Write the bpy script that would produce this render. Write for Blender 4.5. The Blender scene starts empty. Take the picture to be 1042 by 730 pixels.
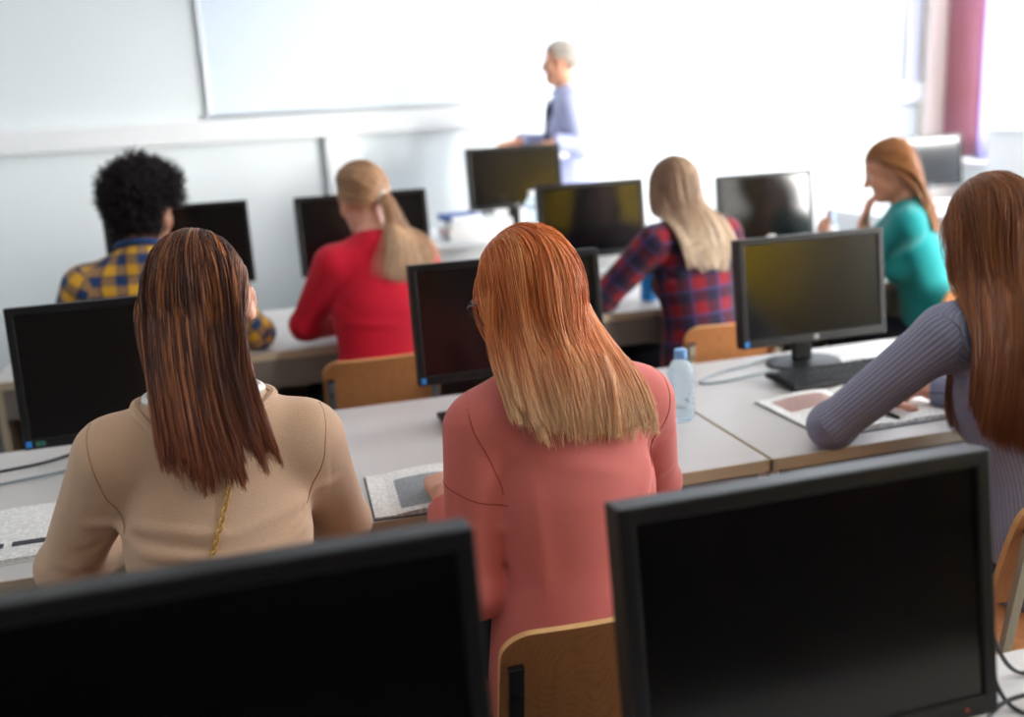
import bpy, bmesh, math, random
import numpy as np
from mathutils import Vector, Matrix

rng = np.random.default_rng(7)
random.seed(7)
C = bpy.context.scene.collection
PI = math.pi

# ------------------------------------------------------------------ helpers
def lin(h):
    h = h.lstrip('#')
    v = [int(h[i:i + 2], 16) / 255 for i in (0, 2, 4)]
    return [x / 12.92 if x <= 0.04045 else ((x + 0.055) / 1.055) ** 2.4 for x in v]

def thing(name, label, cat, loc=(0, 0, 0), rz=0.0, group=None):
    o = bpy.data.objects.new(name, None)
    C.objects.link(o)
    o.location = loc
    o.rotation_euler = (0, 0, rz)
    o.empty_display_size = 0.1
    tag(o, label, cat, group)
    return o

def tag(o, label, cat, group=None):
    o['label'] = label
    o['category'] = cat
    if group:
        o['group'] = group
    return o

def link(name, me, m=None, parent=None, smooth=False, label=None):
    o = bpy.data.objects.new(name, me)
    C.objects.link(o)
    if m is not None:
        me.materials.append(m)
    if parent is not None:
        o.parent = parent
    if smooth:
        me.shade_smooth()
    if label:
        o['label'] = label
    return o

def np_mesh(name, V, F, attrs=None):
    """mesh from numpy verts (n,3) and quad faces (m,4)"""
    me = bpy.data.meshes.new(name)
    V = np.ascontiguousarray(V, dtype=np.float32)
    F = np.ascontiguousarray(F, dtype=np.int32)
    me.vertices.add(len(V))
    me.vertices.foreach_set('co', V.ravel())
    k = F.shape[1]
    me.loops.add(F.size)
    me.loops.foreach_set('vertex_index', F.ravel())
    me.polygons.add(len(F))
    me.polygons.foreach_set('loop_start', np.arange(0, F.size, k, dtype=np.int32))
    me.polygons.foreach_set('loop_total', np.full(len(F), k, dtype=np.int32))
    for n, a in (attrs or {}).items():
        if a.ndim == 1:
            at = me.attributes.new(n, 'FLOAT', 'POINT')
            at.data.foreach_set('value', a.astype(np.float32))
        else:
            at = me.attributes.new(n, 'FLOAT_COLOR', 'POINT')
            c = np.ones((len(a), 4), np.float32)
            c[:, :3] = a
            at.data.foreach_set('color', c.ravel())
    me.update()
    me.validate()
    return me

class MB:
    """collects shapes into ONE mesh"""
    def __init__(self, M=None):
        self.bm = bmesh.new()
        self.M = M or Matrix.Identity(4)

    def _fin(self, geom_verts, M=None):
        T = self.M @ M if M is not None else self.M
        bmesh.ops.transform(self.bm, matrix=T, verts=geom_verts)

    def box(self, x0, x1, y0, y1, z0, z1, bev=0.0, seg=2, M=None):
        t = bmesh.new()
        bmesh.ops.create_cube(t, size=1)
        for v in t.verts:
            v.co = Vector(((x0 + x1) / 2 + v.co.x * (x1 - x0), (y0 + y1) / 2 + v.co.y * (y1 - y0), (z0 + z1) / 2 + v.co.z * (z1 - z0)))
        if bev > 0:
            bmesh.ops.bevel(t, geom=list(t.edges), offset=bev, segments=seg, profile=0.5, affect='EDGES')
        self.absorb(t, M)
        return self

    def absorb(self, t, M=None):
        me = bpy.data.meshes.new('tmp')
        t.to_mesh(me)
        t.free()
        n = len(self.bm.verts)
        self.bm.from_mesh(me)
        bpy.data.meshes.remove(me)
        self.bm.verts.ensure_lookup_table()
        self._fin(self.bm.verts[n:], M)

    def tube(self, pts, r, seg=10, cap=True, M=None):
        t = bmesh.new()
        pts = [Vector(p) for p in pts]
        rr = r if isinstance(r, (list, tuple)) else [r] * len(pts)
        rings = []
        up = None
        for i, p in enumerate(pts):
            d = (pts[min(i + 1, len(pts) - 1)] - pts[max(i - 1, 0)]).normalized()
            if up is None:
                up = d.orthogonal().normalized()
            s = (up - d * up.dot(d))
            s = s.normalized() if s.length > 1e-6 else d.orthogonal().normalized()
            up = s
            b = d.cross(s)
            rings.append([t.verts.new(p + (s * math.cos(2 * PI * k / seg) + b * math.sin(2 * PI * k / seg)) * rr[i]) for k in range(seg)])
        for a, b in zip(rings, rings[1:]):
            for k in range(seg):
                t.faces.new((a[k], a[(k + 1) % seg], b[(k + 1) % seg], b[k]))
        if cap:
            t.faces.new(rings[0][::-1])
            t.faces.new(rings[-1])
        self.absorb(t, M)
        return self

    def lathe(self, prof, seg=24, M=None):
        t = bmesh.new()
        rings = []
        for r, z in prof:
            rings.append([t.verts.new((max(r, 1e-4) * math.cos(2 * PI * k / seg), max(r, 1e-4) * math.sin(2 * PI * k / seg), z)) for k in range(seg)])
        for a, b in zip(rings, rings[1:]):
            for k in range(seg):
                t.faces.new((a[k], a[(k + 1) % seg], b[(k + 1) % seg], b[k]))
        t.faces.new(rings[0][::-1])
        t.faces.new(rings[-1])
        self.absorb(t, M)
        return self

    def extrude_poly(self, pts, y0, y1, M=None, bev=0.0):
        """polygon in XZ extruded along Y"""
        t = bmesh.new()
        a = [t.verts.new((x, y0, z)) for x, z in pts]
        f = t.faces.new(a)
        r = bmesh.ops.extrude_face_region(t, geom=[f])
        for v in r['geom']:
            if isinstance(v, bmesh.types.BMVert):
                v.co.y = y1
        bmesh.ops.recalc_face_normals(t, faces=t.faces)
        if bev > 0:
            es = [e for e in t.edges if abs(e.verts[0].co.y - e.verts[1].co.y) < 1e-6]
            bmesh.ops.bevel(t, geom=es, offset=bev, segments=2, profile=0.5, affect='EDGES')
        self.absorb(t, M)
        return self

    def build(self, name, m, parent=None, smooth=False, label=None):
        bmesh.ops.recalc_face_normals(self.bm, faces=self.bm.faces)
        me = bpy.data.meshes.new(name)
        self.bm.to_mesh(me)
        self.bm.free()
        o = link(name, me, m, parent, False, label)
        if smooth:
            me.shade_smooth()
            try:
                me.set_sharp_from_angle(angle=math.radians(35))
            except Exception:
                pass
        return o

def catmull(pts, n=8):
    P = [np.array(p, float) for p in pts]
    P = [2 * P[0] - P[1]] + P + [2 * P[-1] - P[-2]]
    out = []
    for i in range(1, len(P) - 2):
        for k in range(n):
            t = k / n
            a, b, c, d = P[i - 1], P[i], P[i + 1], P[i + 2]
            out.append(0.5 * (2 * b + (c - a) * t + (2 * a - 5 * b + 4 * c - d) * t * t + (-a + 3 * b - 3 * c + d) * t ** 3))
    out.append(P[-2])
    return [tuple(p) for p in out]

# ------------------------------------------------------------------ materials
class NT:
    def __init__(self, name):
        self.m = bpy.data.materials.new(name)
        self.m.use_nodes = True
        self.t = self.m.node_tree
        self.b = self.t.nodes['Principled BSDF']

    def n(self, typ, **k):
        nd = self.t.nodes.new(typ)
        for a, v in k.items():
            if a.startswith('i_'):
                nd.inputs[a[2:].replace('_', ' ')].default_value = v
            else:
                setattr(nd, a, v)
        return nd

    def l(self, a, b):
        self.t.links.new(a, b)

    def math(self, op, a, b=None, c=None):
        nd = self.t.nodes.new('ShaderNodeMath')
        nd.operation = op
        for i, v in enumerate((a, b, c)):
            if v is None:
                continue
            if hasattr(v, 'is_linked') or hasattr(v, 'links'):
                self.l(v, nd.inputs[i])
            else:
                nd.inputs[i].default_value = v
        return nd.outputs[0]

    def mix(self, f, a, b):
        nd = self.t.nodes.new('ShaderNodeMix')
        nd.data_type = 'RGBA'
        for i, v in ((0, f), (6, a), (7, b)):
            if hasattr(v, 'links'):
                self.l(v, nd.inputs[i])
            elif i == 0:
                nd.inputs[i].default_value = v
            else:
                nd.inputs[i].default_value = (*v[:3], 1)
        return nd.outputs[2]

def mat(name, col, rough=0.5, spec=0.5, metal=0.0, bump=0.0, bscale=200.0, var=0.0, vscale=8.0, **k):
    T = NT(name)
    c = lin(col) if isinstance(col, str) else col
    T.b.inputs['Base Color'].default_value = (*c, 1)
    T.b.inputs['Roughness'].default_value = rough
    T.b.inputs['Specular IOR Level'].default_value = spec
    T.b.inputs['Metallic'].default_value = metal
    for a, v in k.items():
        T.b.inputs[a.replace('_', ' ')].default_value = v
    tc = T.n('ShaderNodeTexCoord')
    if var > 0:
        nz = T.n('ShaderNodeTexNoise')
        nz.inputs['Scale'].default_value = vscale
        nz.inputs['Detail'].default_value = 4
        T.l(tc.outputs['Object'], nz.inputs['Vector'])
        d = [x * (1 - var) for x in c]
        e = [min(1, x * (1 + var)) for x in c]
        T.l(T.mix(nz.outputs['Fac'], d, e), T.b.inputs['Base Color'])
    if bump > 0:
        nz = T.n('ShaderNodeTexNoise')
        nz.inputs['Scale'].default_value = bscale
        nz.inputs['Detail'].default_value = 3
        T.l(tc.outputs['Object'], nz.inputs['Vector'])
        bp = T.n('ShaderNodeBump')
        bp.inputs['Strength'].default_value = bump
        bp.inputs['Distance'].default_value = 0.002
        T.l(nz.outputs['Fac'], bp.inputs['Height'])
        T.l(bp.outputs['Normal'], T.b.inputs['Normal'])
    return T.m

def wood_mat(name, c1, c2):
    T = NT(name)
    tc = T.n('ShaderNodeTexCoord')
    mp = T.n('ShaderNodeMapping')
    mp.inputs['Scale'].default_value = (1.0, 1.0, 0.55)
    T.l(tc.outputs['Object'], mp.inputs['Vector'])
    nz = T.n('ShaderNodeTexNoise')
    nz.inputs['Scale'].default_value = 5.0
    nz.inputs['Detail'].default_value = 2
    T.l(mp.outputs['Vector'], nz.inputs['Vector'])
    v = T.math('FRACT', T.math('MULTIPLY', nz.outputs['Fac'], 34.0))
    v = T.math('POWER', T.math('ABSOLUTE', T.math('SUBTRACT', T.math('MULTIPLY', v, 2.0), 1.0)), 3.0)
    fine = T.n('ShaderNodeTexNoise')
    fine.inputs['Scale'].default_value = 60
    mp2 = T.n('ShaderNodeMapping')
    mp2.inputs['Scale'].default_value = (1, 1, .08)
    T.l(tc.outputs['Object'], mp2.inputs['Vector'])
    T.l(mp2.outputs['Vector'], fine.inputs['Vector'])
    f = T.math('MULTIPLY', v, 0.32)
    f = T.math('ADD', f, T.math('MULTIPLY', T.math('SUBTRACT', fine.outputs['Fac'], .5), .8))
    T.l(T.mix(f, lin(c1), lin(c2)), T.b.inputs['Base Color'])
    T.b.inputs['Roughness'].default_value = 0.38
    return T.m

def cloth_mat(name, build, rough=0.85, sheen=0.15):
    T = NT(name)
    T.b.inputs['Roughness'].default_value = rough
    T.b.inputs['Specular IOR Level'].default_value = 0.2
    T.b.inputs['Sheen Weight'].default_value = sheen
    T.b.inputs['Sheen Roughness'].default_value = 0.5
    u = T.n('ShaderNodeAttribute', attribute_name='fu').outputs['Fac']
    v = T.n('ShaderNodeAttribute', attribute_name='fv').outputs['Fac']
    tc = T.n('ShaderNodeTexCoord').outputs['Object']
    build(T, u, v, tc)
    return T.m

def knit(col, period=0.0026, depth=0.25, var=0.08):
    def b(T, u, v, tc):
        c = lin(col)
        nz = T.n('ShaderNodeTexNoise')
        nz.inputs['Scale'].default_value = 420
        nz.inputs['Detail'].default_value = 2
        T.l(tc, nz.inputs['Vector'])
        T.l(T.mix(nz.outputs['Fac'], [x * (1 - var * 1.6) for x in c], [min(1, x * (1 + var)) for x in c]), T.b.inputs['Base Color'])
        s = T.math('SINE', T.math('MULTIPLY', v, 2 * PI / period))
        h = T.math('ADD', T.math('MULTIPLY', s, .3), nz.outputs['Fac'])
        bp = T.n('ShaderNodeBump')
        bp.inputs['Strength'].default_value = depth
        bp.inputs['Distance'].default_value = 0.001
        T.l(h, bp.inputs['Height'])
        T.l(bp.outputs['Normal'], T.b.inputs['Normal'])
    return b

def ribbed(col, period=0.0085):
    def b(T, u, v, tc):
        c = lin(col)
        s = T.math('ADD', T.math('MULTIPLY', T.math('SINE', T.math('MULTIPLY', u, 2 * PI / period)), .5), .5)
        T.l(T.mix(s, [x * .80 for x in c], [min(1, x * 1.12) for x in c]), T.b.inputs['Base Color'])
        bp = T.n('ShaderNodeBump')
        bp.inputs['Strength'].default_value = 0.7
        bp.inputs['Distance'].default_value = 0.002
        T.l(s, bp.inputs['Height'])
        T.l(bp.outputs['Normal'], T.b.inputs['Normal'])
    return b

def stripe(T, x, period, duty, phase=0.0, soft=0.06):
    f = T.math('FRACT', T.math('ADD', T.math('DIVIDE', x, period), 10.0 + phase))
    t = T.math('ABSOLUTE', T.math('SUBTRACT', f, .5))
    mr = T.n('ShaderNodeMapRange')
    mr.inputs['From Min'].default_value = duty / 2 + soft
    mr.inputs['From Max'].default_value = duty / 2 - soft
    T.l(t, mr.inputs['Value'])
    return mr.outputs['Result']

def plaid(base, c2, c3, period=0.07, both=None):
    def b(T, u, v, tc):
        su = stripe(T, u, period, .5)
        sv = stripe(T, v, period, .5)
        a = T.math('MULTIPLY', T.math('ADD', su, sv), .5)
        col = T.mix(a, lin(base), lin(c2))
        if both:
            col = T.mix(T.math('MULTIPLY', T.math('MULTIPLY', su, sv), .8), col, lin(both))
        lu = stripe(T, u, period, .08, .27, .02)
        lv = stripe(T, v, period, .08, .27, .02)
        col = T.mix(T.math('MULTIPLY', T.math('MAXIMUM', lu, lv), .6), col, lin(c3))
        T.l(col, T.b.inputs['Base Color'])
    return b

def hair_mat(name, rough=0.42, spec=0.5):
    T = NT(name)
    a = T.n('ShaderNodeAttribute', attribute_name='hcol')
    T.l(a.outputs['Color'], T.b.inputs['Base Color'])
    T.b.inputs['Roughness'].default_value = rough
    T.b.inputs['Specular IOR Level'].default_value = spec
    return T.m

def skin_mat(name, col):
    T = NT(name)
    c = lin(col)
    tc = T.n('ShaderNodeTexCoord')
    nz = T.n('ShaderNodeTexNoise')
    nz.inputs['Scale'].default_value = 30
    T.l(tc.outputs['Object'], nz.inputs['Vector'])
    T.l(T.mix(nz.outputs['Fac'], [c[0] * .95, c[1] * .86, c[2] * .82], [min(1, c[0] * 1.05), c[1] * 1.06, c[2] * 1.06]), T.b.inputs['Base Color'])
    T.b.inputs['Roughness'].default_value = 0.5
    T.b.inputs['Subsurface Weight'].default_value = 0.12
    T.b.inputs['Subsurface Radius'].default_value = (0.012, 0.005, 0.003)
    return T.m

def page_mat(name, tint='#F2EFEA', ink='#8E8C92', rows=150.0, amount=.5):
    T = NT(name)
    tc = T.n('ShaderNodeTexCoord')
    sp = T.n('ShaderNodeSeparateXYZ')
    T.l(tc.outputs['Object'], sp.inputs[0])
    line = stripe(T, sp.outputs['Y'], 1.0 / rows, .45, 0, .1)
    nz = T.n('ShaderNodeTexNoise')
    nz.inputs['Scale'].default_value = 130
    nz.inputs['Detail'].default_value = 1
    T.l(tc.outputs['Object'], nz.inputs['Vector'])
    words = T.math('GREATER_THAN', nz.outputs['Fac'], .47)
    f = T.math('MULTIPLY', T.math('MULTIPLY', line, words), amount)
    T.l(T.mix(f, lin(tint), lin(ink)), T.b.inputs['Base Color'])
    T.b.inputs['Roughness'].default_value = 0.7
    return T.m

M = {}
M['wall'] = mat('wall_paint', '#DDE3E6', .75, .3, bump=.05, bscale=60, var=.015, vscale=2)
M['rear_wall'] = mat('rear_wall_paint', '#7E6C64', .8, .2, bump=.05, bscale=60, var=.03, vscale=2)
M['wainscot'] = mat('added_dark_wainscot', '#241B1E', .8, .15, var=.06)
M['trim'] = mat('white_trim', '#E2E4E6', .55, .4, var=.01)
M['ceiling'] = mat('ceiling_paint', '#E6E6E4', .9, .2, bump=.08, bscale=90)
M['floor'] = mat('grey_linoleum', '#36322F', .6, .3, var=.12, vscale=14)
M['board'] = mat('whiteboard_enamel', '#DCE8F4', .22, .5, var=.01)
M['alu'] = mat('brushed_aluminium', '#B9BDC2', .35, .5, .8, bump=.05, bscale=300)
M['rail'] = mat('grey_rail', '#C3C6D2', .4, .5)
M['desk_top'] = mat('white_laminate', '#CDC8C5', .42, .45, var=.02, vscale=25)
M['desk_edge'] = mat('beige_edge_band', '#C9B79C', .5, .4, var=.05, vscale=30)
M['desk_panel'] = mat('grey_modesty_panel', '#857C76', .6, .3, var=.06, vscale=40)
M['desk_white'] = mat('white_desk_panel', '#DADCDD', .5, .4, var=.02)
M['wood'] = wood_mat('bent_plywood', '#BE7F50', '#8E5230')
M['wood_edge'] = mat('plywood_edge', '#D9A56C', .5, .4, var=.12, vscale=60)
M['chair_metal'] = mat('beige_chair_tube', '#B7AD9B', .35, .5, .2)
M['black_cap'] = mat('black_plastic_cap', '#141417', .4, .5)
M['bezel'] = mat('black_monitor_plastic', '#0E0E11', .42, .35, bump=.06, bscale=900)
M['screen'] = mat('switched_off_screen', '#040406', .18, .5)
M['bluesticker'] = mat('blue_sticker', '#2F86D8', .4, .5)
M['greensticker'] = mat('green_sticker', '#2E6B55', .4, .5)
M['logo'] = mat('silver_logo', '#B9BDC2', .3, .5, .3)
M['led'] = mat('red_led', '#C03A14', .3, .5, Emission_Color=(1, .15, .03, 1), Emission_Strength=.4)
M['key'] = mat('black_keys', '#1E1F23', .45, .5)
M['paper'] = page_mat('printed_page')
M['paper_table'] = mat('grey_print_block', '#70707A', .8, .2, var=.2, vscale=120)
M['paper_tint'] = page_mat('tinted_page_block', '#CFD4D8', '#9AA2AA', 160, .6)
M['paper_pink'] = page_mat('pinkish_page_block', '#EBCBC2', '#C99A90', 120, .5)
M['cover'] = mat('dark_book_cover', '#3E4A50', .5, .4)
M['plain_paper'] = mat('plain_white_paper', '#F0F0EE', .7, .3, var=.01)
M['cable'] = mat('black_cable', '#121215', .4, .5)
M['cable_grey'] = mat('grey_blue_cable', '#79868C', .45, .5)
M['pen'] = mat('black_pen', '#1A1A1E', .3, .5)
M['navy_book'] = mat('blue_folder_card', '#2C55A8', .5, .4, var=.04)
M['pink_book'] = mat('pale_pink_card', '#D9BEBC', .6, .3, var=.04)
M['grey_book'] = mat('grey_card', '#9AA4AA', .6, .3, var=.04)
M['gold'] = mat('gold_chain', '#E0B86C', .28, .6, .6)
M['frame_black'] = mat('black_spectacle_frame', '#17151A', .25, .6)
M['trouser'] = mat('dark_denim', '#23262F', .85, .2, bump=.3, bscale=600, var=.1)
M['shoe'] = mat('dark_shoe', '#1B1A1C', .5, .4)
M['eye'] = mat('eye_white', '#E9E4DE', .2, .5)
M['iris'] = mat('dark_iris', '#2A1C14', .15, .5)
M['lip'] = mat('lip', '#B5675A', .4, .4)
M['tie_band'] = mat('pale_hair_band', '#E3D9C8', .7, .3)
M['cap_blue'] = mat('pale_blue_cap', '#7FB2E8', .35, .5)
M['cap_white'] = mat('white_cap', '#F0F2F4', .35, .5)
M['bluebottle'] = mat('blue_plastic', '#2F95E6', .25, .5)
M['cup'] = mat('white_cup', '#EEF0F4', .4, .4)
M['white_lacquer'] = mat('white_lacquer', '#F2F3F6', .4, .5, var=.01)
M['watch'] = mat('dark_watch_strap', '#1D1F28', .5, .4)

def clear_plastic():
    T = NT('clear_bottle_plastic')
    T.b.inputs['Base Color'].default_value = (.75, .88, .97, 1)
    T.b.inputs['Roughness'].default_value = .06
    T.b.inputs['IOR'].default_value = 1.2
    T.b.inputs['Transmission Weight'].default_value = .82
    return T.m
M['clear'] = clear_plastic()

def pane_glass():
    T = NT('window_glass')
    T.t.nodes.remove(T.b)
    out = T.t.nodes['Material Output']
    tr = T.n('ShaderNodeBsdfTransparent')
    gl = T.n('ShaderNodeBsdfGlossy')
    gl.inputs['Roughness'].default_value = .02
    mx = T.n('ShaderNodeMixShader')
    mx.inputs[0].default_value = .04
    T.l(tr.outputs[0], mx.inputs[1])
    T.l(gl.outputs[0], mx.inputs[2])
    T.l(mx.outputs[0], out.inputs['Surface'])
    return T.m
M['glass'] = pane_glass()

def curtain_mat(name, c1, c2, tr):
    T = NT(name)
    out = T.t.nodes['Material Output']
    tc = T.n('ShaderNodeTexCoord')
    nz = T.n('ShaderNodeTexNoise')
    nz.inputs['Scale'].default_value = 3
    T.l(tc.outputs['Object'], nz.inputs['Vector'])
    col = T.mix(nz.outputs['Fac'], lin(c1), lin(c2))
    T.l(col, T.b.inputs['Base Color'])
    T.b.inputs['Roughness'].default_value = .9
    tl = T.n('ShaderNodeBsdfTranslucent')
    T.l(col, tl.inputs['Color'])
    mx = T.n('ShaderNodeMixShader')
    mx.inputs[0].default_value = tr
    T.l(T.b.outputs[0], mx.inputs[1])
    T.l(tl.outputs[0], mx.inputs[2])
    T.l(mx.outputs[0], out.inputs['Surface'])
    return T.m
M['curtain'] = curtain_mat('mauve_curtain_cloth', '#B48684', '#BC9CB0', .55)
M['yellow_cloth'] = curtain_mat('added_yellow_cloth', '#CDB84A', '#D6C254', .78)
M['sheer'] = curtain_mat('lavender_sheer_cloth', '#D2D0F2', '#DCDAF6', .6)

def emit_mat(name, col, s):
    T = NT(name)
    T.b.inputs['Base Color'].default_value = (.9, .9, .9, 1)
    T.b.inputs['Emission Color'].default_value = (*col, 1)
    T.b.inputs['Emission Strength'].default_value = s
    return T.m
M['lamp'] = emit_mat('fill_lamp_diffuser', (1, .97, .93), 2.2)

# ------------------------------------------------------------------ signed distance bodies
def nrm(v):
    v = np.asarray(v, float)
    return v / (np.linalg.norm(v) + 1e-12)

class Grid:
    PAD = 0.04
    def __init__(self, lo, hi, h):
        self.h = h
        self.lo = np.array(lo, float)
        n = np.ceil((np.array(hi) - self.lo) / h).astype(int) + 1
        self.n = n
        self.D = np.full(tuple(n), 0.06, np.float32)
        self.ax = [(self.lo[i] + h * np.arange(n[i])).astype(np.float32) for i in range(3)]

    def copy(self):
        g = Grid.__new__(Grid)
        g.h, g.lo, g.n, g.ax, g.D = self.h, self.lo, self.n, self.ax, self.D.copy()
        return g

    def _sl(self, lo, hi):
        a = np.maximum(np.floor((np.array(lo) - self.lo) / self.h).astype(int), 0)
        b = np.minimum(np.ceil((np.array(hi) - self.lo) / self.h).astype(int) + 1, self.n)
        if np.any(b <= a):
            return None, None
        sl = tuple(slice(a[i], b[i]) for i in range(3))
        P = np.meshgrid(*[self.ax[i][sl[i]] for i in range(3)], indexing='ij', sparse=True)
        return sl, P

    def op(self, prim, k=0.02, infl=0.0, mode='u'):
        fn, lo, hi = prim
        sl, P = self._sl(lo - self.PAD - infl, hi + self.PAD + infl)
        if sl is None:
            return
        d = fn(P, infl)
        a = self.D[sl]
        if mode == 's':
            d = -d
            h = np.maximum(k - np.abs(a - d), 0) / max(k, 1e-6)
            self.D[sl] = np.maximum(a, d) + h * h * k * .25
        else:
            h = np.maximum(k - np.abs(a - d), 0) / max(k, 1e-6)
            self.D[sl] = np.minimum(a, d) - h * h * k * .25

    def bumps(self, items):
        """soft ridges (amp > 0) and grooves (amp < 0) along segments"""
        for p, q, amp, w in items:
            p, q = np.array(p, float), np.array(q, float)
            sl, P = self._sl(np.minimum(p, q) - 3 * w, np.maximum(p, q) + 3 * w)
            if sl is None:
                continue
            d = segd(P, p, q)[0]
            self.D[sl] -= (amp * np.exp(-(d / w) ** 2)).astype(np.float32)

    def plane_cut(self, p, n):
        """remove everything on the +n side"""
        P = np.meshgrid(*self.ax, indexing='ij', sparse=True)
        d = sum((P[i] - p[i]) * n[i] for i in range(3))
        self.D = np.maximum(self.D, d.astype(np.float32))

    def sample(self, X):
        g = (X - self.lo) / self.h
        g = np.clip(g, 0, np.array(self.n) - 1.001)
        i = g.astype(int)
        f = g - i
        D = self.D
        r = 0
        for dx in (0, 1):
            for dy in (0, 1):
                for dz in (0, 1):
                    w = (f[:, 0] if dx else 1 - f[:, 0]) * (f[:, 1] if dy else 1 - f[:, 1]) * (f[:, 2] if dz else 1 - f[:, 2])
                    r = r + w * D[i[:, 0] + dx, i[:, 1] + dy, i[:, 2] + dz]
        return r

    def grad(self, X):
        e = self.h
        G = np.stack([self.sample(X + e * v) - self.sample(X - e * v) for v in np.eye(3)], 1)
        return G / (np.linalg.norm(G, axis=1, keepdims=True) + 1e-9)

    def mesh(self):
        D = self.D
        s = D < 0
        nx, ny, nz = D.shape
        S = [s[dx:nx - 1 + dx, dy:ny - 1 + dy, dz:nz - 1 + dz] for dx in (0, 1) for dy in (0, 1) for dz in (0, 1)]
        cnt = sum(x.astype(np.uint8) for x in S)
        act = (cnt > 0) & (cnt < 8)
        I = np.argwhere(act)
        idx = np.full(act.shape, -1, np.int32)
        idx[tuple(I.T)] = np.arange(len(I))
        acc = np.zeros((len(I), 3))
        num = np.zeros(len(I))
        corners = [(0, 0, 0), (0, 0, 1), (0, 1, 0), (0, 1, 1), (1, 0, 0), (1, 0, 1), (1, 1, 0), (1, 1, 1)]
        val = [D[I[:, 0] + c[0], I[:, 1] + c[1], I[:, 2] + c[2]].astype(float) for c in corners]
        for a in range(8):
            for b in range(a + 1, 8):
                ca, cb = np.array(corners[a]), np.array(corners[b])
                if np.abs(ca - cb).sum() != 1:
                    continue
                m = (val[a] < 0) != (val[b] < 0)
                t = val[a][m] / (val[a][m] - val[b][m])
                acc[m] += ca + t[:, None] * (cb - ca)
                num[m] += 1
        V = self.lo + self.h * (I + acc / num[:, None])
        F = []
        for ax in range(3):
            o = [slice(None)] * 3
            p = [slice(None)] * 3
            o[ax] = slice(0, -1)
            p[ax] = slice(1, None)
            A, B = s[tuple(o)], s[tuple(p)]
            E = np.argwhere(A != B)
            u, v = (ax + 1) % 3, (ax + 2) % 3
            E = E[(E[:, u] > 0) & (E[:, v] > 0) & (E[:, u] < D.shape[u] - 1) & (E[:, v] < D.shape[v] - 1)]
            inside = A[tuple(E.T)]
            def cell(du, dv):
                q = E.copy()
                q[:, u] -= du
                q[:, v] -= dv
                return idx[tuple(q.T)]
            quad = np.stack([cell(0, 0), cell(1, 0), cell(1, 1), cell(0, 1)], 1)
            quad[~inside] = quad[~inside][:, ::-1]
            F.append(quad)
        F = np.concatenate(F)
        F = F[(F >= 0).all(1)]
        return V, F

def segd(P, a, b):
    ba = b - a
    L2 = float(ba @ ba) + 1e-12
    t = sum((P[i] - a[i]) * ba[i] for i in range(3)) / L2
    t = np.clip(t, 0, 1)
    q = [P[i] - a[i] - t * ba[i] for i in range(3)]
    return np.sqrt(q[0] ** 2 + q[1] ** 2 + q[2] ** 2), t

def cap(a, b, ra, rb, axis=None, ratio=1.0):
    """tapered capsule; along `axis` the section is scaled by ratio"""
    a, b = np.array(a, float), np.array(b, float)
    R = max(ra, rb) * max(1, ratio)
    ax = nrm(axis) if axis is not None else None
    def fn(P, infl=0.0):
        ba = b - a
        L2 = float(ba @ ba) + 1e-12
        t = np.clip(sum((P[i] - a[i]) * ba[i] for i in range(3)) / L2, 0, 1)
        q = [P[i] - a[i] - t * ba[i] for i in range(3)]
        r = ra + (rb - ra) * t
        if ax is None:
            return (np.sqrt(q[0] ** 2 + q[1] ** 2 + q[2] ** 2) - r - infl).astype(np.float32)
        qa = sum(q[i] * ax[i] for i in range(3))
        q2 = q[0] ** 2 + q[1] ** 2 + q[2] ** 2 - qa ** 2
        ra2 = (r * ratio + infl) / (r + infl)
        d = np.sqrt(np.maximum(q2, 0) + (qa / ra2) ** 2) - r - infl
        return (d * np.minimum(1.0, ra2)).astype(np.float32)
    return fn, np.minimum(a, b) - R, np.maximum(a, b) + R

def ell(c, R3, rot=None):
    """ellipsoid, rot columns = local axes"""
    c = np.array(c, float)
    r = np.array(R3, float)
    Rm = np.eye(3) if rot is None else np.array(rot)
    B = max(r)
    def fn(P, infl=0.0):
        d = [P[i] - c[i] for i in range(3)]
        k0 = 0
        k1 = 0
        for j in range(3):
            l = sum(d[i] * Rm[i, j] for i in range(3))
            k0 = k0 + (l / (r[j] + infl)) ** 2
            k1 = k1 + (l / (r[j] + infl) ** 2) ** 2
        k0 = np.sqrt(k0)
        k1 = np.sqrt(k1) + 1e-9
        return (k0 * (k0 - 1) / k1).astype(np.float32)
    return fn, c - B, c + B

def rot_from(az, pitch=0.0, roll=0.0):
    """columns: right, forward, up. az degrees from +Y turning left (+), pitch down (+), roll towards own right (+)"""
    a, p, r = (math.radians(x) for x in (az, pitch, roll))
    m = Matrix.Rotation(a, 3, 'Z') @ Matrix.Rotation(-p, 3, 'X') @ Matrix.Rotation(r, 3, 'Y')
    return np.array(m)

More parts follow.
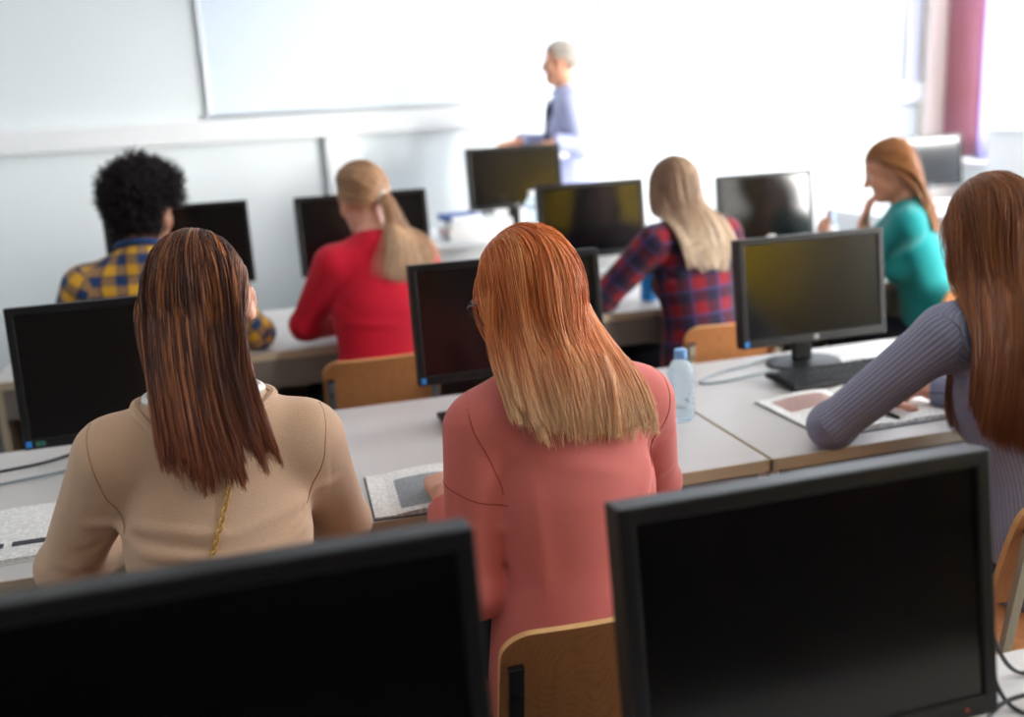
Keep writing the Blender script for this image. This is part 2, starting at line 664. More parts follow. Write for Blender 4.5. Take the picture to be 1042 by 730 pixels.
def hand_prims(w, d, n, right, curl=(.35, .35, .4, .45, .3), s=1.0, spread=0.06):
    w, d, n = np.array(w, float), nrm(d), nrm(n)
    n = nrm(n - d * (n @ d))
    th = np.cross(n, d) * (-1 if right else 1)
    P = []
    P.append((cap(w, w + d * .045 * s, .024 * s, .032 * s, n, .55), .012))
    P.append((cap(w + d * .04 * s, w + d * .076 * s, .034 * s, .036 * s, n, .4), .012))
    offs = (.028, .0095, -.0095, -.027)
    lens = (.072, .080, .074, .058)
    for i in range(4):
        p = w + d * (.086 - (.006 if i == 3 else 0)) * s + th * offs[i] * s
        c = curl[i]
        ang = c * .5
        for j, f in enumerate((.45, .30, .25)):
            dv = d * math.cos(ang) + n * math.sin(ang) + th * (1.5 - i) * spread * .6
            dv = nrm(dv)
            q = p + dv * lens[i] * f * s
            P.append((cap(p, q, (.0088 - .0007 * j) * s, (.0083 - .0009 * j) * s), .003))
            p = q
            ang += c
    p = w + d * .022 * s + th * .024 * s
    dv = nrm(d * .65 + th * .75 + n * .2)
    for j, f in enumerate((.042, .034, .027)):
        q = p + dv * f * s
        P.append((cap(p, q, (.0125 - .0015 * j) * s, (.0112 - .0015 * j) * s), .006))
        p = q
        dv = nrm(dv + d * .35 * (1 + curl[4]) + n * curl[4] * .6)
    return P

class Human:
    def __init__(self, s, h=.006):
        self.s = s
        A = lambda k: np.array(s[k], float)
        self.pel, self.neck, self.hc = A('pelvis'), A('neck'), A('head')
        self.sl, self.sr = A('sl'), A('sr')
        self.el, self.er, self.wl, self.wr = A('el'), A('er'), A('wl'), A('wr')
        self.R = rot_from(*s.get('face', (0, 10, 0)))
        g = s.get('girth', 1.0)
        self.g = g
        lat = nrm(self.sr - self.sl)
        up = nrm((self.sl + self.sr) / 2 - self.pel)
        dep = nrm(np.cross(up, lat))            # forward of the chest
        lat = nrm(np.cross(dep, up))
        self.lat, self.up, self.dep = lat, up, dep
        hz = s.get('hips_az', None)
        hf = nrm([dep[0], dep[1], 0]) if hz is None else rot_from(hz)[:, 1]
        hl = nrm(np.cross(hf, [0, 0, 1]))
        self.hf, self.hl = hf, hl
        sm = (self.sl + self.sr) / 2
        waist = self.pel + (sm - self.pel) * .38
        ribs = self.pel + (sm - self.pel) * .68
        top = self.pel + (sm - self.pel) * .90
        self.axis = (self.pel, sm)
        fem = s.get('fem', True)
        hw, ww, rw = (.165, .122, .138) if fem else (.155, .138, .155)
        T = [(cap(self.pel, waist, hw * g, ww * g, dep, .74), .03),
             (cap(waist, ribs, ww * g, rw * g, dep, .74), .04),
             (cap(ribs, top, rw * g, rw * .96 * g, dep, .66), .04)]
        sr_ = .05 * g if fem else .058 * g
        T.append((cap(self.sl + lat * .015, self.sr - lat * .015, sr_, sr_), .05))
        nb = self.neck
        T.append((cap(nb - up * .01 - dep * .01, self.sl + lat * .04 + up * .01, .05 * g, .04 * g), .04))
        T.append((cap(nb - up * .01 - dep * .01, self.sr - lat * .04 + up * .01, .05 * g, .04 * g), .04))
        if fem:
            for sg in (-1, 1):
                T.append((ell(ribs + dep * .085 * g + lat * sg * .07 * g, (.055, .05, .055)), .04))
        else:
            T.append((ell(ribs + dep * .06, (.12, .05, .09), np.stack([lat, dep, up], 1)), .05))
        self.torso = T
        ar = s.get('arm', 1.0) * (1.0 if fem else 1.12)
        self.ar = ar
        self.armL = [(cap(self.sl, self.el, .048 * ar, .037 * ar), .03), (cap(self.el, self.wl, .039 * ar, .025 * ar), .012)]
        self.armR = [(cap(self.sr, self.er, .048 * ar, .037 * ar), .03), (cap(self.er, self.wr, .039 * ar, .025 * ar), .012)]
        R, hc = self.R, self.hc
        L = lambda x, y, z: hc + R @ np.array([x, y, z])
        self.L = L
        nk = .048 if fem else .056
        H = [(cap(nb - up * .03, L(0, -.025, -.06), nk * 1.12, nk), .03),
             (ell(L(0, -.012, .022), (.074, .094, .088), R), .02),
             (ell(L(0, .035, -.045), (.056, .052, .072), R), .03),
             (cap(L(0, .05, -.098), L(0, .062, -.1), .026, .022), .025),
             (cap(L(-.046, .0, -.07), L(-.018, .055, -.1), .018, .018), .03),
             (cap(L(.046, .0, -.07), L(.018, .055, -.1), .018, .018), .03),
             (cap(L(-.04, .066, .018), L(.04, .066, .018), .014, .014), .02),
             (cap(L(0, .083, .005), L(0, .105, -.034), .007, .0115), .012),
             (cap(L(-.012, .09, -.036), L(.012, .09, -.036), .008, .008), .01),
             (cap(L(-.02, .079, -.066), L(.02, .079, -.066), .0075, .0075), .01),
             (cap(L(-.016, .077, -.077), L(.016, .077, -.077), .008, .008), .01),
             (ell(L(-.038, .058, -.03), (.022, .02, .022), R), .02),
             (ell(L(.038, .058, -.03), (.022, .02, .022), R), .02)]
        self.head = H
        self.cuts = [(ell(L(-.031, .092, -.002), (.016, .014, .011), R), .012), (ell(L(.031, .092, -.002), (.016, .014, .011), R), .012),
                     (cap(L(-.022, .091, -.0715), L(.022, .091, -.0715), .003, .003), .004)]
        E = []
        for sg in (-1, 1):
            ep = s.get('earpush', 0.0) if sg > 0 else 0.0
            er = R @ rot_from(-sg * 28)
            E.append((ell(L(sg * (.077 + ep), -.006, -.012), (.009, .02, .031), er), .006))
        self.ears = E
        self.earcuts = [(ell(L(sg * (.085 + (s.get('earpush', 0.0) if sg > 0 else 0)), -.002, -.01), (.006, .011, .019), R @ rot_from(-sg * 28)), .006) for sg in (-1, 1)]
        hL = s.get('handL', {})
        hR = s.get('handR', {})
        self.hands = hand_prims(self.wl, hL.get('d', self.wl - self.el), hL.get('n', (0, 0, -1)), False, hL.get('curl', (.35,) * 4 + (.3,)), .95 if fem else 1.05)
        self.hands += hand_prims(self.wr, hR.get('d', self.wr - self.er), hR.get('n', (0, 0, -1)), True, hR.get('curl', (.35,) * 4 + (.3,)), .95 if fem else 1.05)
        self.legs, self.shoes = [], []
        self.limbs = [('a', self.sl, self.el), ('f', self.el, self.wl), ('a', self.sr, self.er), ('f', self.er, self.wr)]
        fz = s.get('floor', 0.0)
        for sg in (-1, 1):
            hip = self.pel + hl * sg * .085 + np.array([0, 0, -.01])
            if s.get('stand'):
                kn = hip * 1.0
                kn[2] = fz + .50
                kn = kn + hf * .02
                an = kn.copy()
                an[2] = fz + .09
                an = an - hf * .03
            else:
                kn = hip + hf * .40 + hl * sg * .03
                kn[2] = fz + .50
                an = kn + hf * s.get('shin', .04)
                an[2] = fz + .09
            self.legs += [(cap(hip, kn, .082 * g, .057), .04), (cap(kn, an, .055, .037), .02)]
            toe = an + hf * .15
            toe[2] = fz + .035
            heel = an - hf * .03
            heel[2] = fz + .04
            self.shoes += [(cap(heel, toe, .036, .034), .02), (cap(an, heel + hf * .04, .036, .036), .02)]
        pts = np.array([self.pel, self.neck, hc, self.sl, self.sr, self.el, self.er, self.wl, self.wr] + [x for p in self.legs + self.shoes for x in (p[0][1] + .05, p[0][2] - .05)])
        lo, hi = pts.min(0) - .2, pts.max(0) + .2
        lo[2] = fz - .01
        self.grid = Grid(lo, hi, h)

    def run(self, prims, infl=0.0, base=None, kadd=0.0):
        g = self.grid.copy() if base is None else base
        for p, k in prims:
            g.op(p, k + kadd, infl)
        return g

    def attrs(self, V):
        u = np.zeros(len(V))
        v = np.zeros(len(V))
        pel, sm = self.axis
        best = np.full(len(V), 1e9)
        rel = V - pel
        Lt = np.linalg.norm(sm - pel)
        t = np.clip(rel @ self.up, 0, Lt)
        q = rel - t[:, None] * self.up
        ql, qd = q @ self.lat, q @ self.dep
        d = np.sqrt(ql ** 2 + (qd / .74) ** 2) - .145 * self.g
        best = d - .02
        th = np.arctan2(ql, -qd / .74)
        u = th * .13
        v = rel @ self.up
        prev = 0
        for kind, a, b in self.limbs:
            ax = nrm(b - a)
            ref = nrm(np.cross(ax, self.dep if kind == 'a' else self.up))
            ref2 = np.cross(ax, ref)
            rel = V - a
            L = np.linalg.norm(b - a)
            tt = np.clip(rel @ ax, 0, L)
            q = rel - tt[:, None] * ax
            dd = np.linalg.norm(q, axis=1) - .045
            m = dd < best
            best = np.where(m, dd, best)
            uu = np.arctan2(q @ ref2, q @ ref) * .048
            vv = rel @ ax + (0 if kind == 'a' else np.linalg.norm(self.el - self.sl)) + .013
            u = np.where(m, uu, u)
            v = np.where(m, vv, v)
        return {'fu': u, 'fv': v}

def add_person(spec, label, skin, top_mat, top_name='sweater', group=None, h=.006, hair=None, trouser=None):
    H = Human(spec, h)
    s = spec
    loc = (float(H.pel[0]), float(H.pel[1]), float(s.get('floor', 0.0)))
    root = thing('person', label, 'person', loc, 0, group)
    off = np.array(loc)
    # skin: one continuous body
    g = H.run(H.torso + H.armL + H.armR + H.legs + H.shoes)
    for p, k in H.head + H.hands:
        g.op(p, k)
    for p, k in H.cuts:
        g.op(p, k, 0, 's')
    for p, k in H.ears:
        g.op(p, k)
    for p, k in H.earcuts:
        g.op(p, k, 0, 's')
    V, F = g.mesh()
    link('body', np_mesh('body', V - off, F), skin, root, True)
    body = g
    # eyes
    for sg in (-1, 1):
        c = H.L(sg * .031, .072, -.003) - off
        b = MB(Matrix.Translation(Vector(c)) @ Matrix(H.R.tolist()).to_4x4())
        t = bmesh.new()
        bmesh.ops.create_uvsphere(t, u_segments=14, v_segments=10, radius=.0125)
        b.absorb(t)
        e = b.build('eye', M['eye'], root, True)
        b = MB(Matrix.Translation(Vector(c)) @ Matrix(H.R.tolist()).to_4x4() @ Matrix.Translation((0, .0105, 0)) @ Matrix.Rotation(-PI / 2, 4, 'X'))
        b.lathe([(.0001, .0028), (.003, .0025), (.0055, .001), (.006, -.002)], 12)
        b.build('iris', M['iris'], e, True)
    # trousers and shoes
    tg = H.run(H.legs, .010)
    tg.op(cap(H.pel - H.hl * .06 - H.up * .03, H.pel + H.hl * .06 - H.up * .03, .092 * H.g, .092 * H.g, H.hf, 1.0), .05, .006)
    hem = s.get('hem', None)
    V, F = tg.mesh()
    link('trousers', np_mesh('trousers', V - off, F, {'fu': V[:, 0] * 0, 'fv': V[:, 2] * 0}), trouser or M['trouser'], root, True)
    for k in (0, 2):
        V, F = H.run(H.shoes[k:k + 2], .006).mesh()
        link('shoe', np_mesh('shoe', V - off, F), M['shoe'], root, True)
    # upper garment
    inf = s.get('infl', .008)
    ainf = s.get('ainfl', inf)
    cg = H.run(H.torso, inf)
    hemz = s.get('hem', .0)
    cg.op(cap(H.pel - H.up * hemz, H.pel + H.up * .05, .17 * H.g, .155 * H.g, H.dep, .76), .04, inf)
    for P_, (el, wr) in ((H.armL, (H.el, H.wl)), (H.armR, (H.er, H.wr))):
        cg.op(P_[0][0], s.get('armk', .035), ainf)
    fg = H.run([], 0)
    for P_, (el, wr) in ((H.armL, (H.el, H.wl)), (H.armR, (H.er, H.wr))):
        fg = H.grid.copy()
        d = nrm(wr - el)
        cuff = wr - d * s.get('cuff', .01)
        fg.op(cap(el, cuff, .041 * H.ar, .030 * H.ar), .01, ainf)
        fg.op(cap(el, el + d * .03, .042 * H.ar, .042 * H.ar), .01, ainf)
        fg.plane_cut(cuff + d * .004, d)
        # join the sleeve halves
        k = .012
        hh = np.maximum(k - np.abs(cg.D - fg.D), 0) / k
        cg.D = np.minimum(cg.D, fg.D) - hh * hh * k * .25
    if s.get('folds'):
        g0 = cg.copy()
        for a_, b_, c_, d_ in s['folds']:
            P_ = np.array(a_)[None] + (np.array(b_) - np.array(a_))[None] * np.linspace(0, 1, 9)[:, None]
            for _ in range(14):
                P_ = P_ - g0.grad(P_) * np.clip(g0.sample(P_), -.02, .02)[:, None] * .8
            tt = np.linspace(-1, 1, 8)
            L_ = np.linalg.norm(np.diff(P_, axis=0), axis=1).sum()
            X = np.meshgrid(*cg.ax, indexing='ij', sparse=True)
            lo_, hi_ = P_.min(0) - 3 * d_, P_.max(0) + 3 * d_
            sl, X = cg._sl(lo_, hi_)
            if sl is None:
                continue
            dm = None
            for i_ in range(8):
                dd_, t_ = segd(X, P_[i_], P_[i_ + 1])
                u_ = (i_ + t_) / 8
                w_ = np.exp(-(dd_ / d_) ** 2) * np.clip(np.sin(PI * np.clip(u_, .02, .98)) * 1.6, 0, 1)
                dm = w_ if dm is None else np.maximum(dm, w_)
            cg.D[sl] -= (c_ * s.get('foldk', 1.0) * dm).astype(np.float32)
    nd = nrm(nrm(H.L(0, -.02, -.06) - H.neck) + H.dep * s.get('neckdip', .25))
    npnt = H.neck + H.up * s.get('neckline', .0)
    # cut a neck opening (only close to the neck)
    nr = s.get('neckr', .06)
    cut = cap(npnt + nd * .015, npnt + nd * .2, nr, nr + .04)
    cg.op(cut, .006, 0, 's')
    if s.get('collar'):
        for k in range(24):
            pass
    V, F = cg.mesh()
    top = link(top_name, np_mesh(top_name, V - off, F, H.attrs(V)), top_mat, root, True)
    coll = body.copy()
    coll.D = np.minimum(body.D, cg.D)
    return root, H, coll, cg, top, off

def seam(H, grid, pts, r, m, root, off, name='seam'):
    P = np.array(catmull(pts, 8))
    for _ in range(12):
        d = grid.sample(P)
        P = P - grid.grad(P) * np.clip(d, -.02, .02)[:, None]
    P[1:-1] = .25 * P[:-2] + .5 * P[1:-1] + .25 * P[2:]
    return MB().tube([tuple(x) for x in P - off], r, 6).build(name, m, root, True)

def tubes(lines, radius, K, seg=3, taper=.35):
    """lines (n,K,3) -> V,F"""
    n = len(lines)
    T = np.gradient(lines, axis=1)
    T /= np.linalg.norm(T, axis=2, keepdims=True) + 1e-9
    ref = rng.normal(size=(n, 1, 3))
    S = np.cross(T, ref)
    S /= np.linalg.norm(S, axis=2, keepdims=True) + 1e-9
    B = np.cross(T, S)
    t = np.linspace(0, 1, K)[None, :, None]
    rad = (radius[:, None, None] if np.ndim(radius) else radius) * (1 - (1 - taper) * t ** 3)
    rad = rad * np.ones((n, K, 1))
    rings = []
    for k in range(seg):
        a = 2 * PI * k / seg
        rings.append(lines + rad * (S * math.cos(a) + B * math.sin(a)))
    V = np.stack(rings, 2).reshape(-1, 3)
    base = (np.arange(n) * K * seg)[:, None, None] + (np.arange(K - 1) * seg)[None, :, None]
    k = np.arange(seg)[None, None, :]
    k2 = (k + 1) % seg
    F = np.stack([base + k, base + k2, base + seg + k2, base + seg + k], -1).reshape(-1, 4)
    return V, F

def resample(paths, K):
    """paths (n,m,3) with a cut length per strand already clamped -> even K points"""
    d = np.linalg.norm(np.diff(paths, axis=1), axis=2)
    s = np.concatenate([np.zeros((len(paths), 1)), np.cumsum(d, 1)], 1)
    out = np.empty((len(paths), K, 3))
    for i in range(len(paths)):
        L = s[i, -1]
        q = np.linspace(0, L, K)
        for c in range(3):
            out[i, :, c] = np.interp(q, s[i], paths[i, :, c])
    return out, s[:, -1]

SC = np.array([0, -.012, .022])
SR = np.array([.074, .094, .088])

def shell(H, off, mask, grow, col):
    """scalp cap under the strands"""
    nu, nv = 48, 30
    ph = np.linspace(.0, PI, nv)
    th = np.linspace(0, 2 * PI, nu, endpoint=False)
    D = np.stack([np.outer(np.sin(ph), np.cos(th)), np.outer(np.sin(ph), np.sin(th)), np.outer(np.cos(ph), np.ones(nu))], -1).reshape(-1, 3)
    keep = mask(D)
    V = H.hc + (SC + D * (SR + grow)) @ H.R.T
    F = []
    for i in range(nv - 1):
        for j in range(nu):
            q = (i * nu + j, i * nu + (j + 1) % nu, (i + 1) * nu + (j + 1) % nu, (i + 1) * nu + j)
            if all(keep[list(q)]):
                F.append(q[::-1])
    return V, np.array(F), np.tile(np.array(col), (len(V), 1))

def make_hair(H, coll, root, off, N, K, m, roots_mask, style, colour, zcut, keep_back=None, thick=(.003, .02), radius=.0009, clump=.6, nclump=160, steps=70, ds=.012, drag=.0, name='hair', shell_grow=.0015, smooth=6):
    """style(local unit dir, pos, t) -> per-strand wish direction in world space; colour(rand, clump rand, t, local dir) -> rgb"""
    D = []
    while sum(len(x) for x in D) < N:
        d = rng.normal(size=(N * 2, 3))
        d /= np.linalg.norm(d, axis=1, keepdims=True)
        D.append(d[roots_mask(d)])
    D = np.concatenate(D)[:N]
    R = H.R
    P = H.hc + (SC + D * SR) @ R.T
    nrmw = (D / SR) @ R.T
    nrmw /= np.linalg.norm(nrmw, axis=1, keepdims=True)
    lay = thick[0] + (thick[1] - thick[0]) * rng.random(N) ** .8
    paths = [P.copy()]
    d0, stiff = style(D, P, 0.0, H)
    v = nrmw * .12 + d0
    v /= np.linalg.norm(v, axis=1, keepdims=True)
    pos = P.copy()
    zc = zcut(D, rng.random(N))
    done = np.zeros(N, bool)
    for i in range(steps):
        wish, stiff = style(D, pos, (i + 1) / steps, H)
        v = v * (1 - stiff) + wish * stiff
        v /= np.linalg.norm(v, axis=1, keepdims=True) + 1e-9
        new = pos + v * ds
        # keep clear of skull and body
        ramp = min(1.0, (i + 1) / 6)
        o = lay * ramp
        q = (new - H.hc) @ R - SC
        rr = SR + o[:, None] * 1.0
        k0 = np.linalg.norm(q / rr, axis=1)
        ins = k0 < 1
        if ins.any():
            q2 = q.copy()
            q2[ins] = q[ins] / k0[ins, None]
            new = np.where(ins[:, None], H.hc + (q2 + SC) @ R.T, new)
        dd = coll.sample(new) - np.minimum(o, .6 * lay + .004)
        bad = dd < 0
        if bad.any():
            gr = coll.grad(new[bad])
            new[bad] = new[bad] - gr * dd[bad][:, None]
        vv = new - pos
        L = np.linalg.norm(vv, axis=1, keepdims=True)
        v = vv / (L + 1e-9)
        new = pos + v * np.minimum(L, ds * 1.3)
        new = np.where(done[:, None], pos, new)
        done |= new[:, 2] < zc
        pos = new
        paths.append(pos.copy())
    Pth = np.stack(paths, 1)
    lines, Ls = resample(Pth, K)
    chord = np.linalg.norm(lines[:, -1] - lines[:, 0], axis=1)
    lq = (lines[:, :K // 3] - H.hc) @ R - SC
    far = (np.linalg.norm(lq / (SR + thick[1] + .008), axis=2) > 1.0) & (lq[..., 2] > .03)
    ok = (done | (not done.any())) & (Ls < 1.75 * chord + .05) & ~far.any(1)
    seg_ = np.diff(lines, axis=1)
    seg_ /= np.linalg.norm(seg_, axis=2, keepdims=True) + 1e-9
    ok &= ~((seg_[:, :, 2] > .55) & (lines[:, 1:, 2] < H.hc[2])).any(1)
    if keep_back is not None:
        fw_ = nrm(np.array([H.dep[0], H.dep[1], 0]))
        ok &= ((lines[:, -1] - H.hc) @ fw_) < keep_back
    latx = (lines - H.hc) @ nrm(np.array([H.lat[0], H.lat[1], 0]))
    zz_ = lines[..., 2]
    zb = np.linspace(H.hc[2] - .03, zz_.min(), 9)
    if keep_back is not None:
        for b_, t_ in zip(zb[1:], zb[:-1]):
            inb = (zz_ >= b_) & (zz_ < t_) & ok[:, None]
            if inb.sum() > 200:
                lo_, hi_ = np.percentile(latx[inb], [1.2, 98.8])
                ok &= ~((inb) & ((latx < lo_ - .008) | (latx > hi_ + .008))).any(1)
    lines, D, lay, N = lines[ok], D[ok], lay[ok], int(ok.sum())
    nclump = min(nclump, N // 4)
    # smooth and clump
    for _ in range(smooth):
        lines[:, 1:-1] = .25 * lines[:, :-2] + .5 * lines[:, 1:-1] + .25 * lines[:, 2:]
        q_ = (lines - H.hc) @ R - SC
        k_ = np.linalg.norm(q_ / (SR + np.linspace(.003, 1, K)[None, :, None] ** .3 * np.minimum(lay, .012)[:, None, None] + .001), axis=2)
        in_ = k_ < 1
        q_[in_] /= k_[in_][:, None]
        lines = np.where(in_[..., None], H.hc + (q_ + SC) @ R.T, lines)
    gi = rng.choice(N, nclump, replace=False)
    mid = lines[:, int(K * .55)]
    dist = ((mid[:, None] - mid[gi][None]) ** 2).sum(-1)
    own = dist.argmin(1)
    t = np.linspace(0, 1, K)
    tt_ = np.clip((t - .3) / .7, 0, 1)
    cl = clump * (rng.random(N) * .6 + .4)[:, None] * (tt_[None] ** 1.2)
    gl = lines[gi[own]]
    lines = lines + (gl - lines) * cl[..., None]
    frizz = rng.normal(size=(N, 1, 3)) * .0018 * t[None, :, None] ** 2 + .0008 * t[None, :, None] * np.sin(t[None, :, None] * (6 + 8 * rng.random((N, 1, 1))) + 6.28 * rng.random((N, 1, 3)))
    lines = lines + frizz
    rad = radius * (.7 + .6 * rng.random(N))
    V, F = tubes(lines, rad, K)
    crand = rng.random(nclump)[own]
    col = colour(rng.random(N), crand, t, D)                 # (N,K,3)
    colv = np.repeat(col, 3, axis=1).reshape(-1, 3)
    Vs, Fs, Cs = shell(H, off, roots_mask, shell_grow, col[:, :2].mean((0, 1)) * .7)
    F = np.concatenate([F, Fs + len(V)])
    V = np.concatenate([V, Vs])
    colv = np.concatenate([colv, Cs])
    return link(name, np_mesh(name, V - off, F, {'hcol': colv}), m, root, True)

def scalp(front=.35, low=-.45, nape=-.62, ear=True):
    def f(D):
        x, y, z = D[:, 0], D[:, 1], D[:, 2]
        ok = z > np.where(y < -.2, nape, low)
        ok &= ~((y > front) & (z < .42 + .2 * (y - front)))
        ok &= ~((y > .0) & (y <= front) & (z < -.05))
        if ear:
            ok &= ~((np.abs(x) > .75) & (z < -.08) & (y > -.35))
        return ok
    return f

def ramp_col(c0, c1, c2=None):
    c0, c1 = np.array(lin(c0)), np.array(lin(c1))
    c2 = np.array(lin(c2)) if c2 else c1
    return c0, c1, c2

# ------------------------------------------------------------------ the room
XL, XR, YB, YF, ZC = -3.2, 5.32, -3.6, 6.5, 3.1

def struct(name, b, m, parent=None, smooth=False):
    o = b.build(name, m, parent, smooth)
    if parent is None:
        o['kind'] = 'structure'
    return o

struct('floor', MB().box(XL - .2, XR + .2, YB - .2, YF + .2, -.1, 0), M['floor'])
struct('ceiling', MB().box(XL - .2, XR + .2, YB - .2, YF + .2, ZC, ZC + .1), M['ceiling'])
struct('wall_front', MB().box(XL - .2, XR + .2, YF, YF + .15, 0, ZC), M['wall'])
struct('wall_left', MB().box(XL - .15, XL, YB, YF, 0, ZC), M['wall'])
wb = MB()
RW = (3.85, 5.2)
wb.box(XL - .2, RW[0], YB - .15, YB, 0, ZC).box(RW[1], XR + .2, YB - .15, YB, 0, ZC).box(RW[0], RW[1], YB - .15, YB, 0, 1.0).box(RW[0], RW[1], YB - .15, YB, 2.85, ZC)
struct('wall_back', wb, M['rear_wall'])
struct('trim_1', MB().box(XL, XR, YB, YB + .02, 0, .60, .003), M['wainscot'])  # unseen dark wainscot, added so the nearest screens mirror something dark
SILL, HEAD = .98, 2.85
WINS = [(-1.2, .4), (.8, 2.4), (2.75, 4.35), (4.7, 6.3)]
w = MB()
w.box(XR, XR + .2, YB - .2, YF + .2, 0, SILL)
w.box(XR, XR + .2, YB - .2, YF + .2, HEAD, ZC)
ys = [YB - .2] + [v for p in WINS for v in p] + [YF + .2]
for a, b in zip(ys[::2], ys[1::2]):
    w.box(XR, XR + .2, a, b, SILL, HEAD)
struct('wall_right', w, M['wall'])
for i, (a, b) in enumerate(WINS):
    f = MB()
    x0, x1 = XR + .07, XR + .13
    for (y0, y1, z0, z1) in ((a, a + .06, SILL, HEAD), (b - .06, b, SILL, HEAD), (a, b, SILL, SILL + .06), (a, b, HEAD - .06, HEAD), (a + .46, a + .53, SILL, HEAD)):
        f.box(x0, x1, y0, y1, z0, z1, .006)
    o = struct('window_%d' % (i + 1), f, M['trim'])
    MB().box(XR + .098, XR + .102, a + .05, b - .05, SILL + .05, HEAD - .05).build('pane', M['glass'], o)
    MB().box(XR - .06, XR + .07, a - .04, b + .04, SILL - .03, SILL, .006).build('sill', M['trim'], o)
    L = bpy.data.lights.new('window_portal', 'AREA')
    L.shape = 'RECTANGLE'
    L.size, L.size_y = HEAD - SILL, b - a
    L.cycles.is_portal = True
    lo = bpy.data.objects.new('window_portal', L)
    C.objects.link(lo)
    lo.location = (XR + .21, (a + b) / 2, (SILL + HEAD) / 2)
    lo.rotation_euler = (0, PI / 2, 0)      # faces -X

f = MB()
for (a, b, c, d) in ((RW[0], RW[0] + .06, 1.0, 2.85), (RW[1] - .06, RW[1], 1.0, 2.85), (RW[0], RW[1], 1.0, 1.06), (RW[0], RW[1], 2.79, 2.85)):
    f.box(a, b, YB - .11, YB - .05, c, d, .006)
o = struct('window_5', f, M['trim'])  # added rear window, out of view, backlights the yellow curtain
MB().box(RW[0] + .05, RW[1] - .05, YB - .082, YB - .078, 1.05, 2.80).build('pane', M['glass'], o)

# teacher's platform, cable trunking, vertical trunking, skirting
struct('floor_platform', MB().box(.2, 4.6, 4.45, YF, 0, .17, .004), M['floor'])
struct('trim_2', MB().box(XL, XR - .02, YF - .055, YF, 1.425, 1.565, .006), M['trim'])
struct('trim_3', MB().box(.60, .79, YF - .06, YF, .05, 1.42, .006), M['trim'])
struct('trim_4', MB().box(4.86, 4.985, YF - .045, YF, 1.50, ZC, .006), M['rail'])
struct('trim_5', MB().box(5.02, XR, YF - .10, YF, 0, ZC, .01), mat('pinkish_pillar_paint', '#EADFD8', .75, .3, var=.01))
struct('baseboard_front', MB().box(XL, 5.0, YF - .015, YF, 0, .08, .004), M['trim'])
struct('baseboard_left', MB().box(XL, XL + .015, YB, YF, 0, .08, .004), M['trim'])
# rear door (behind the camera, mirrored in the screens)

def whiteboard(name, label, x0, x1, z0, z1):
    t = thing(name, label, 'whiteboard', ((x0 + x1) / 2, YF, z0))
    hw, h = (x1 - x0) / 2, z1 - z0
    MB().box(-hw + .012, hw - .012, -.022, -.004, .012, h - .012).build('writing_surface', M['board'], t)
    f = MB()
    for (a, b, c, d) in ((-hw, -hw + .022, 0, h), (hw - .022, hw, 0, h), (-hw, hw, 0, .022), (-hw, hw, h - .022, h)):
        f.box(a, b, -.03, -.001, c, d, .004)
    f.build('frame', M['alu'], t)
    for sx in (-hw, hw):
        for sz in (0, h):
            MB().box(sx - .02, sx + .02, -.034, -.0305, sz - .02 + (.012 if sz == 0 else -.012), sz + .02 + (.012 if sz == 0 else -.012), .006).build('corner_cap', M['rail'], t)
    return t
whiteboard('whiteboard', 'wide blank bluish whiteboard with thin metal frame, left of the two on the front wall', -.09, 2.46, 1.572, 2.80)
whiteboard('whiteboard', 'blank whiteboard in the window glare behind the lecturer, right of the two', 2.50, 4.83, 1.572, 2.80)

# ceiling lamps out of view, added as fill light
for cy in (-1.2, 1.2, 3.4, 5.4):
    for cx in (-1.2, 1.2, 3.6):
        t = thing('fill_lamp', 'rectangular white ceiling lamp out of view, added as fill light over the desks', 'ceiling lamp', (cx, cy, ZC), 0, 'added fill lamps')
        b = MB()
        for (a, b_, c, d) in ((-.62, -.59, -.16, .16), (.59, .62, -.16, .16), (-.62, .62, -.16, -.13), (-.62, .62, .13, .16)):
            b.box(a, b_, c, d, -.06, 0, .004)
        b.build('housing', M['trim'], t)
        MB().box(-.59, .59, -.13, .13, -.05, -.03).build('diffuser', M['lamp'], t)

# curtain at the front end of the window wall
def curtain():
    n, m = 90, 12
    V = []
    for i in range(n):
        u = i / (n - 1)
        y = 6.03 + u * .40
        a = math.sin(u * 2 * PI * 4.5)
        for k in range(m):
            zz = 3.0 - k / (m - 1) * 1.98
            amp = .03 + .012 * k / (m - 1)
            V.append((XR - .13 + a * amp + .006 * math.sin(7 * u + 2 * zz), y, zz))
    F = [(i * m + k, i * m + k + 1, (i + 1) * m + k + 1, (i + 1) * m + k) for i in range(n - 1) for k in range(m - 1)]
    V = np.array(V)
    loc = (XR - .13, 6.14, 1.02)
    t = thing('curtain', 'mauve curtain gathered at the front end of the bright window', 'curtain', loc)
    o = link('curtain_cloth', np_mesh('curtain_cloth', V - np.array(loc), np.array(F)), M['curtain'], t, True)
    sm = o.modifiers.new('thick', 'SOLIDIFY')
    sm.thickness = .003
    V2 = V.copy()
    V2[:, 1] = 5.87 + (V[:, 1] - 6.03) / .40 * .17
    V2[:, 0] = XR - .13 + (V[:, 0] - XR + .13) * .5
    o = link('sheer_curtain', np_mesh('sheer_curtain', V2 - np.array(loc), np.array(F)), M['sheer'], t, True, 'lavender sheer strip')
    sm = o.modifiers.new('thick', 'SOLIDIFY')
    sm.thickness = .002
    MB().tube([(0, -.7, 2.0), (0, .33, 2.0)], .012, 10).build('curtain_rod', M['alu'], t, True)
curtain()
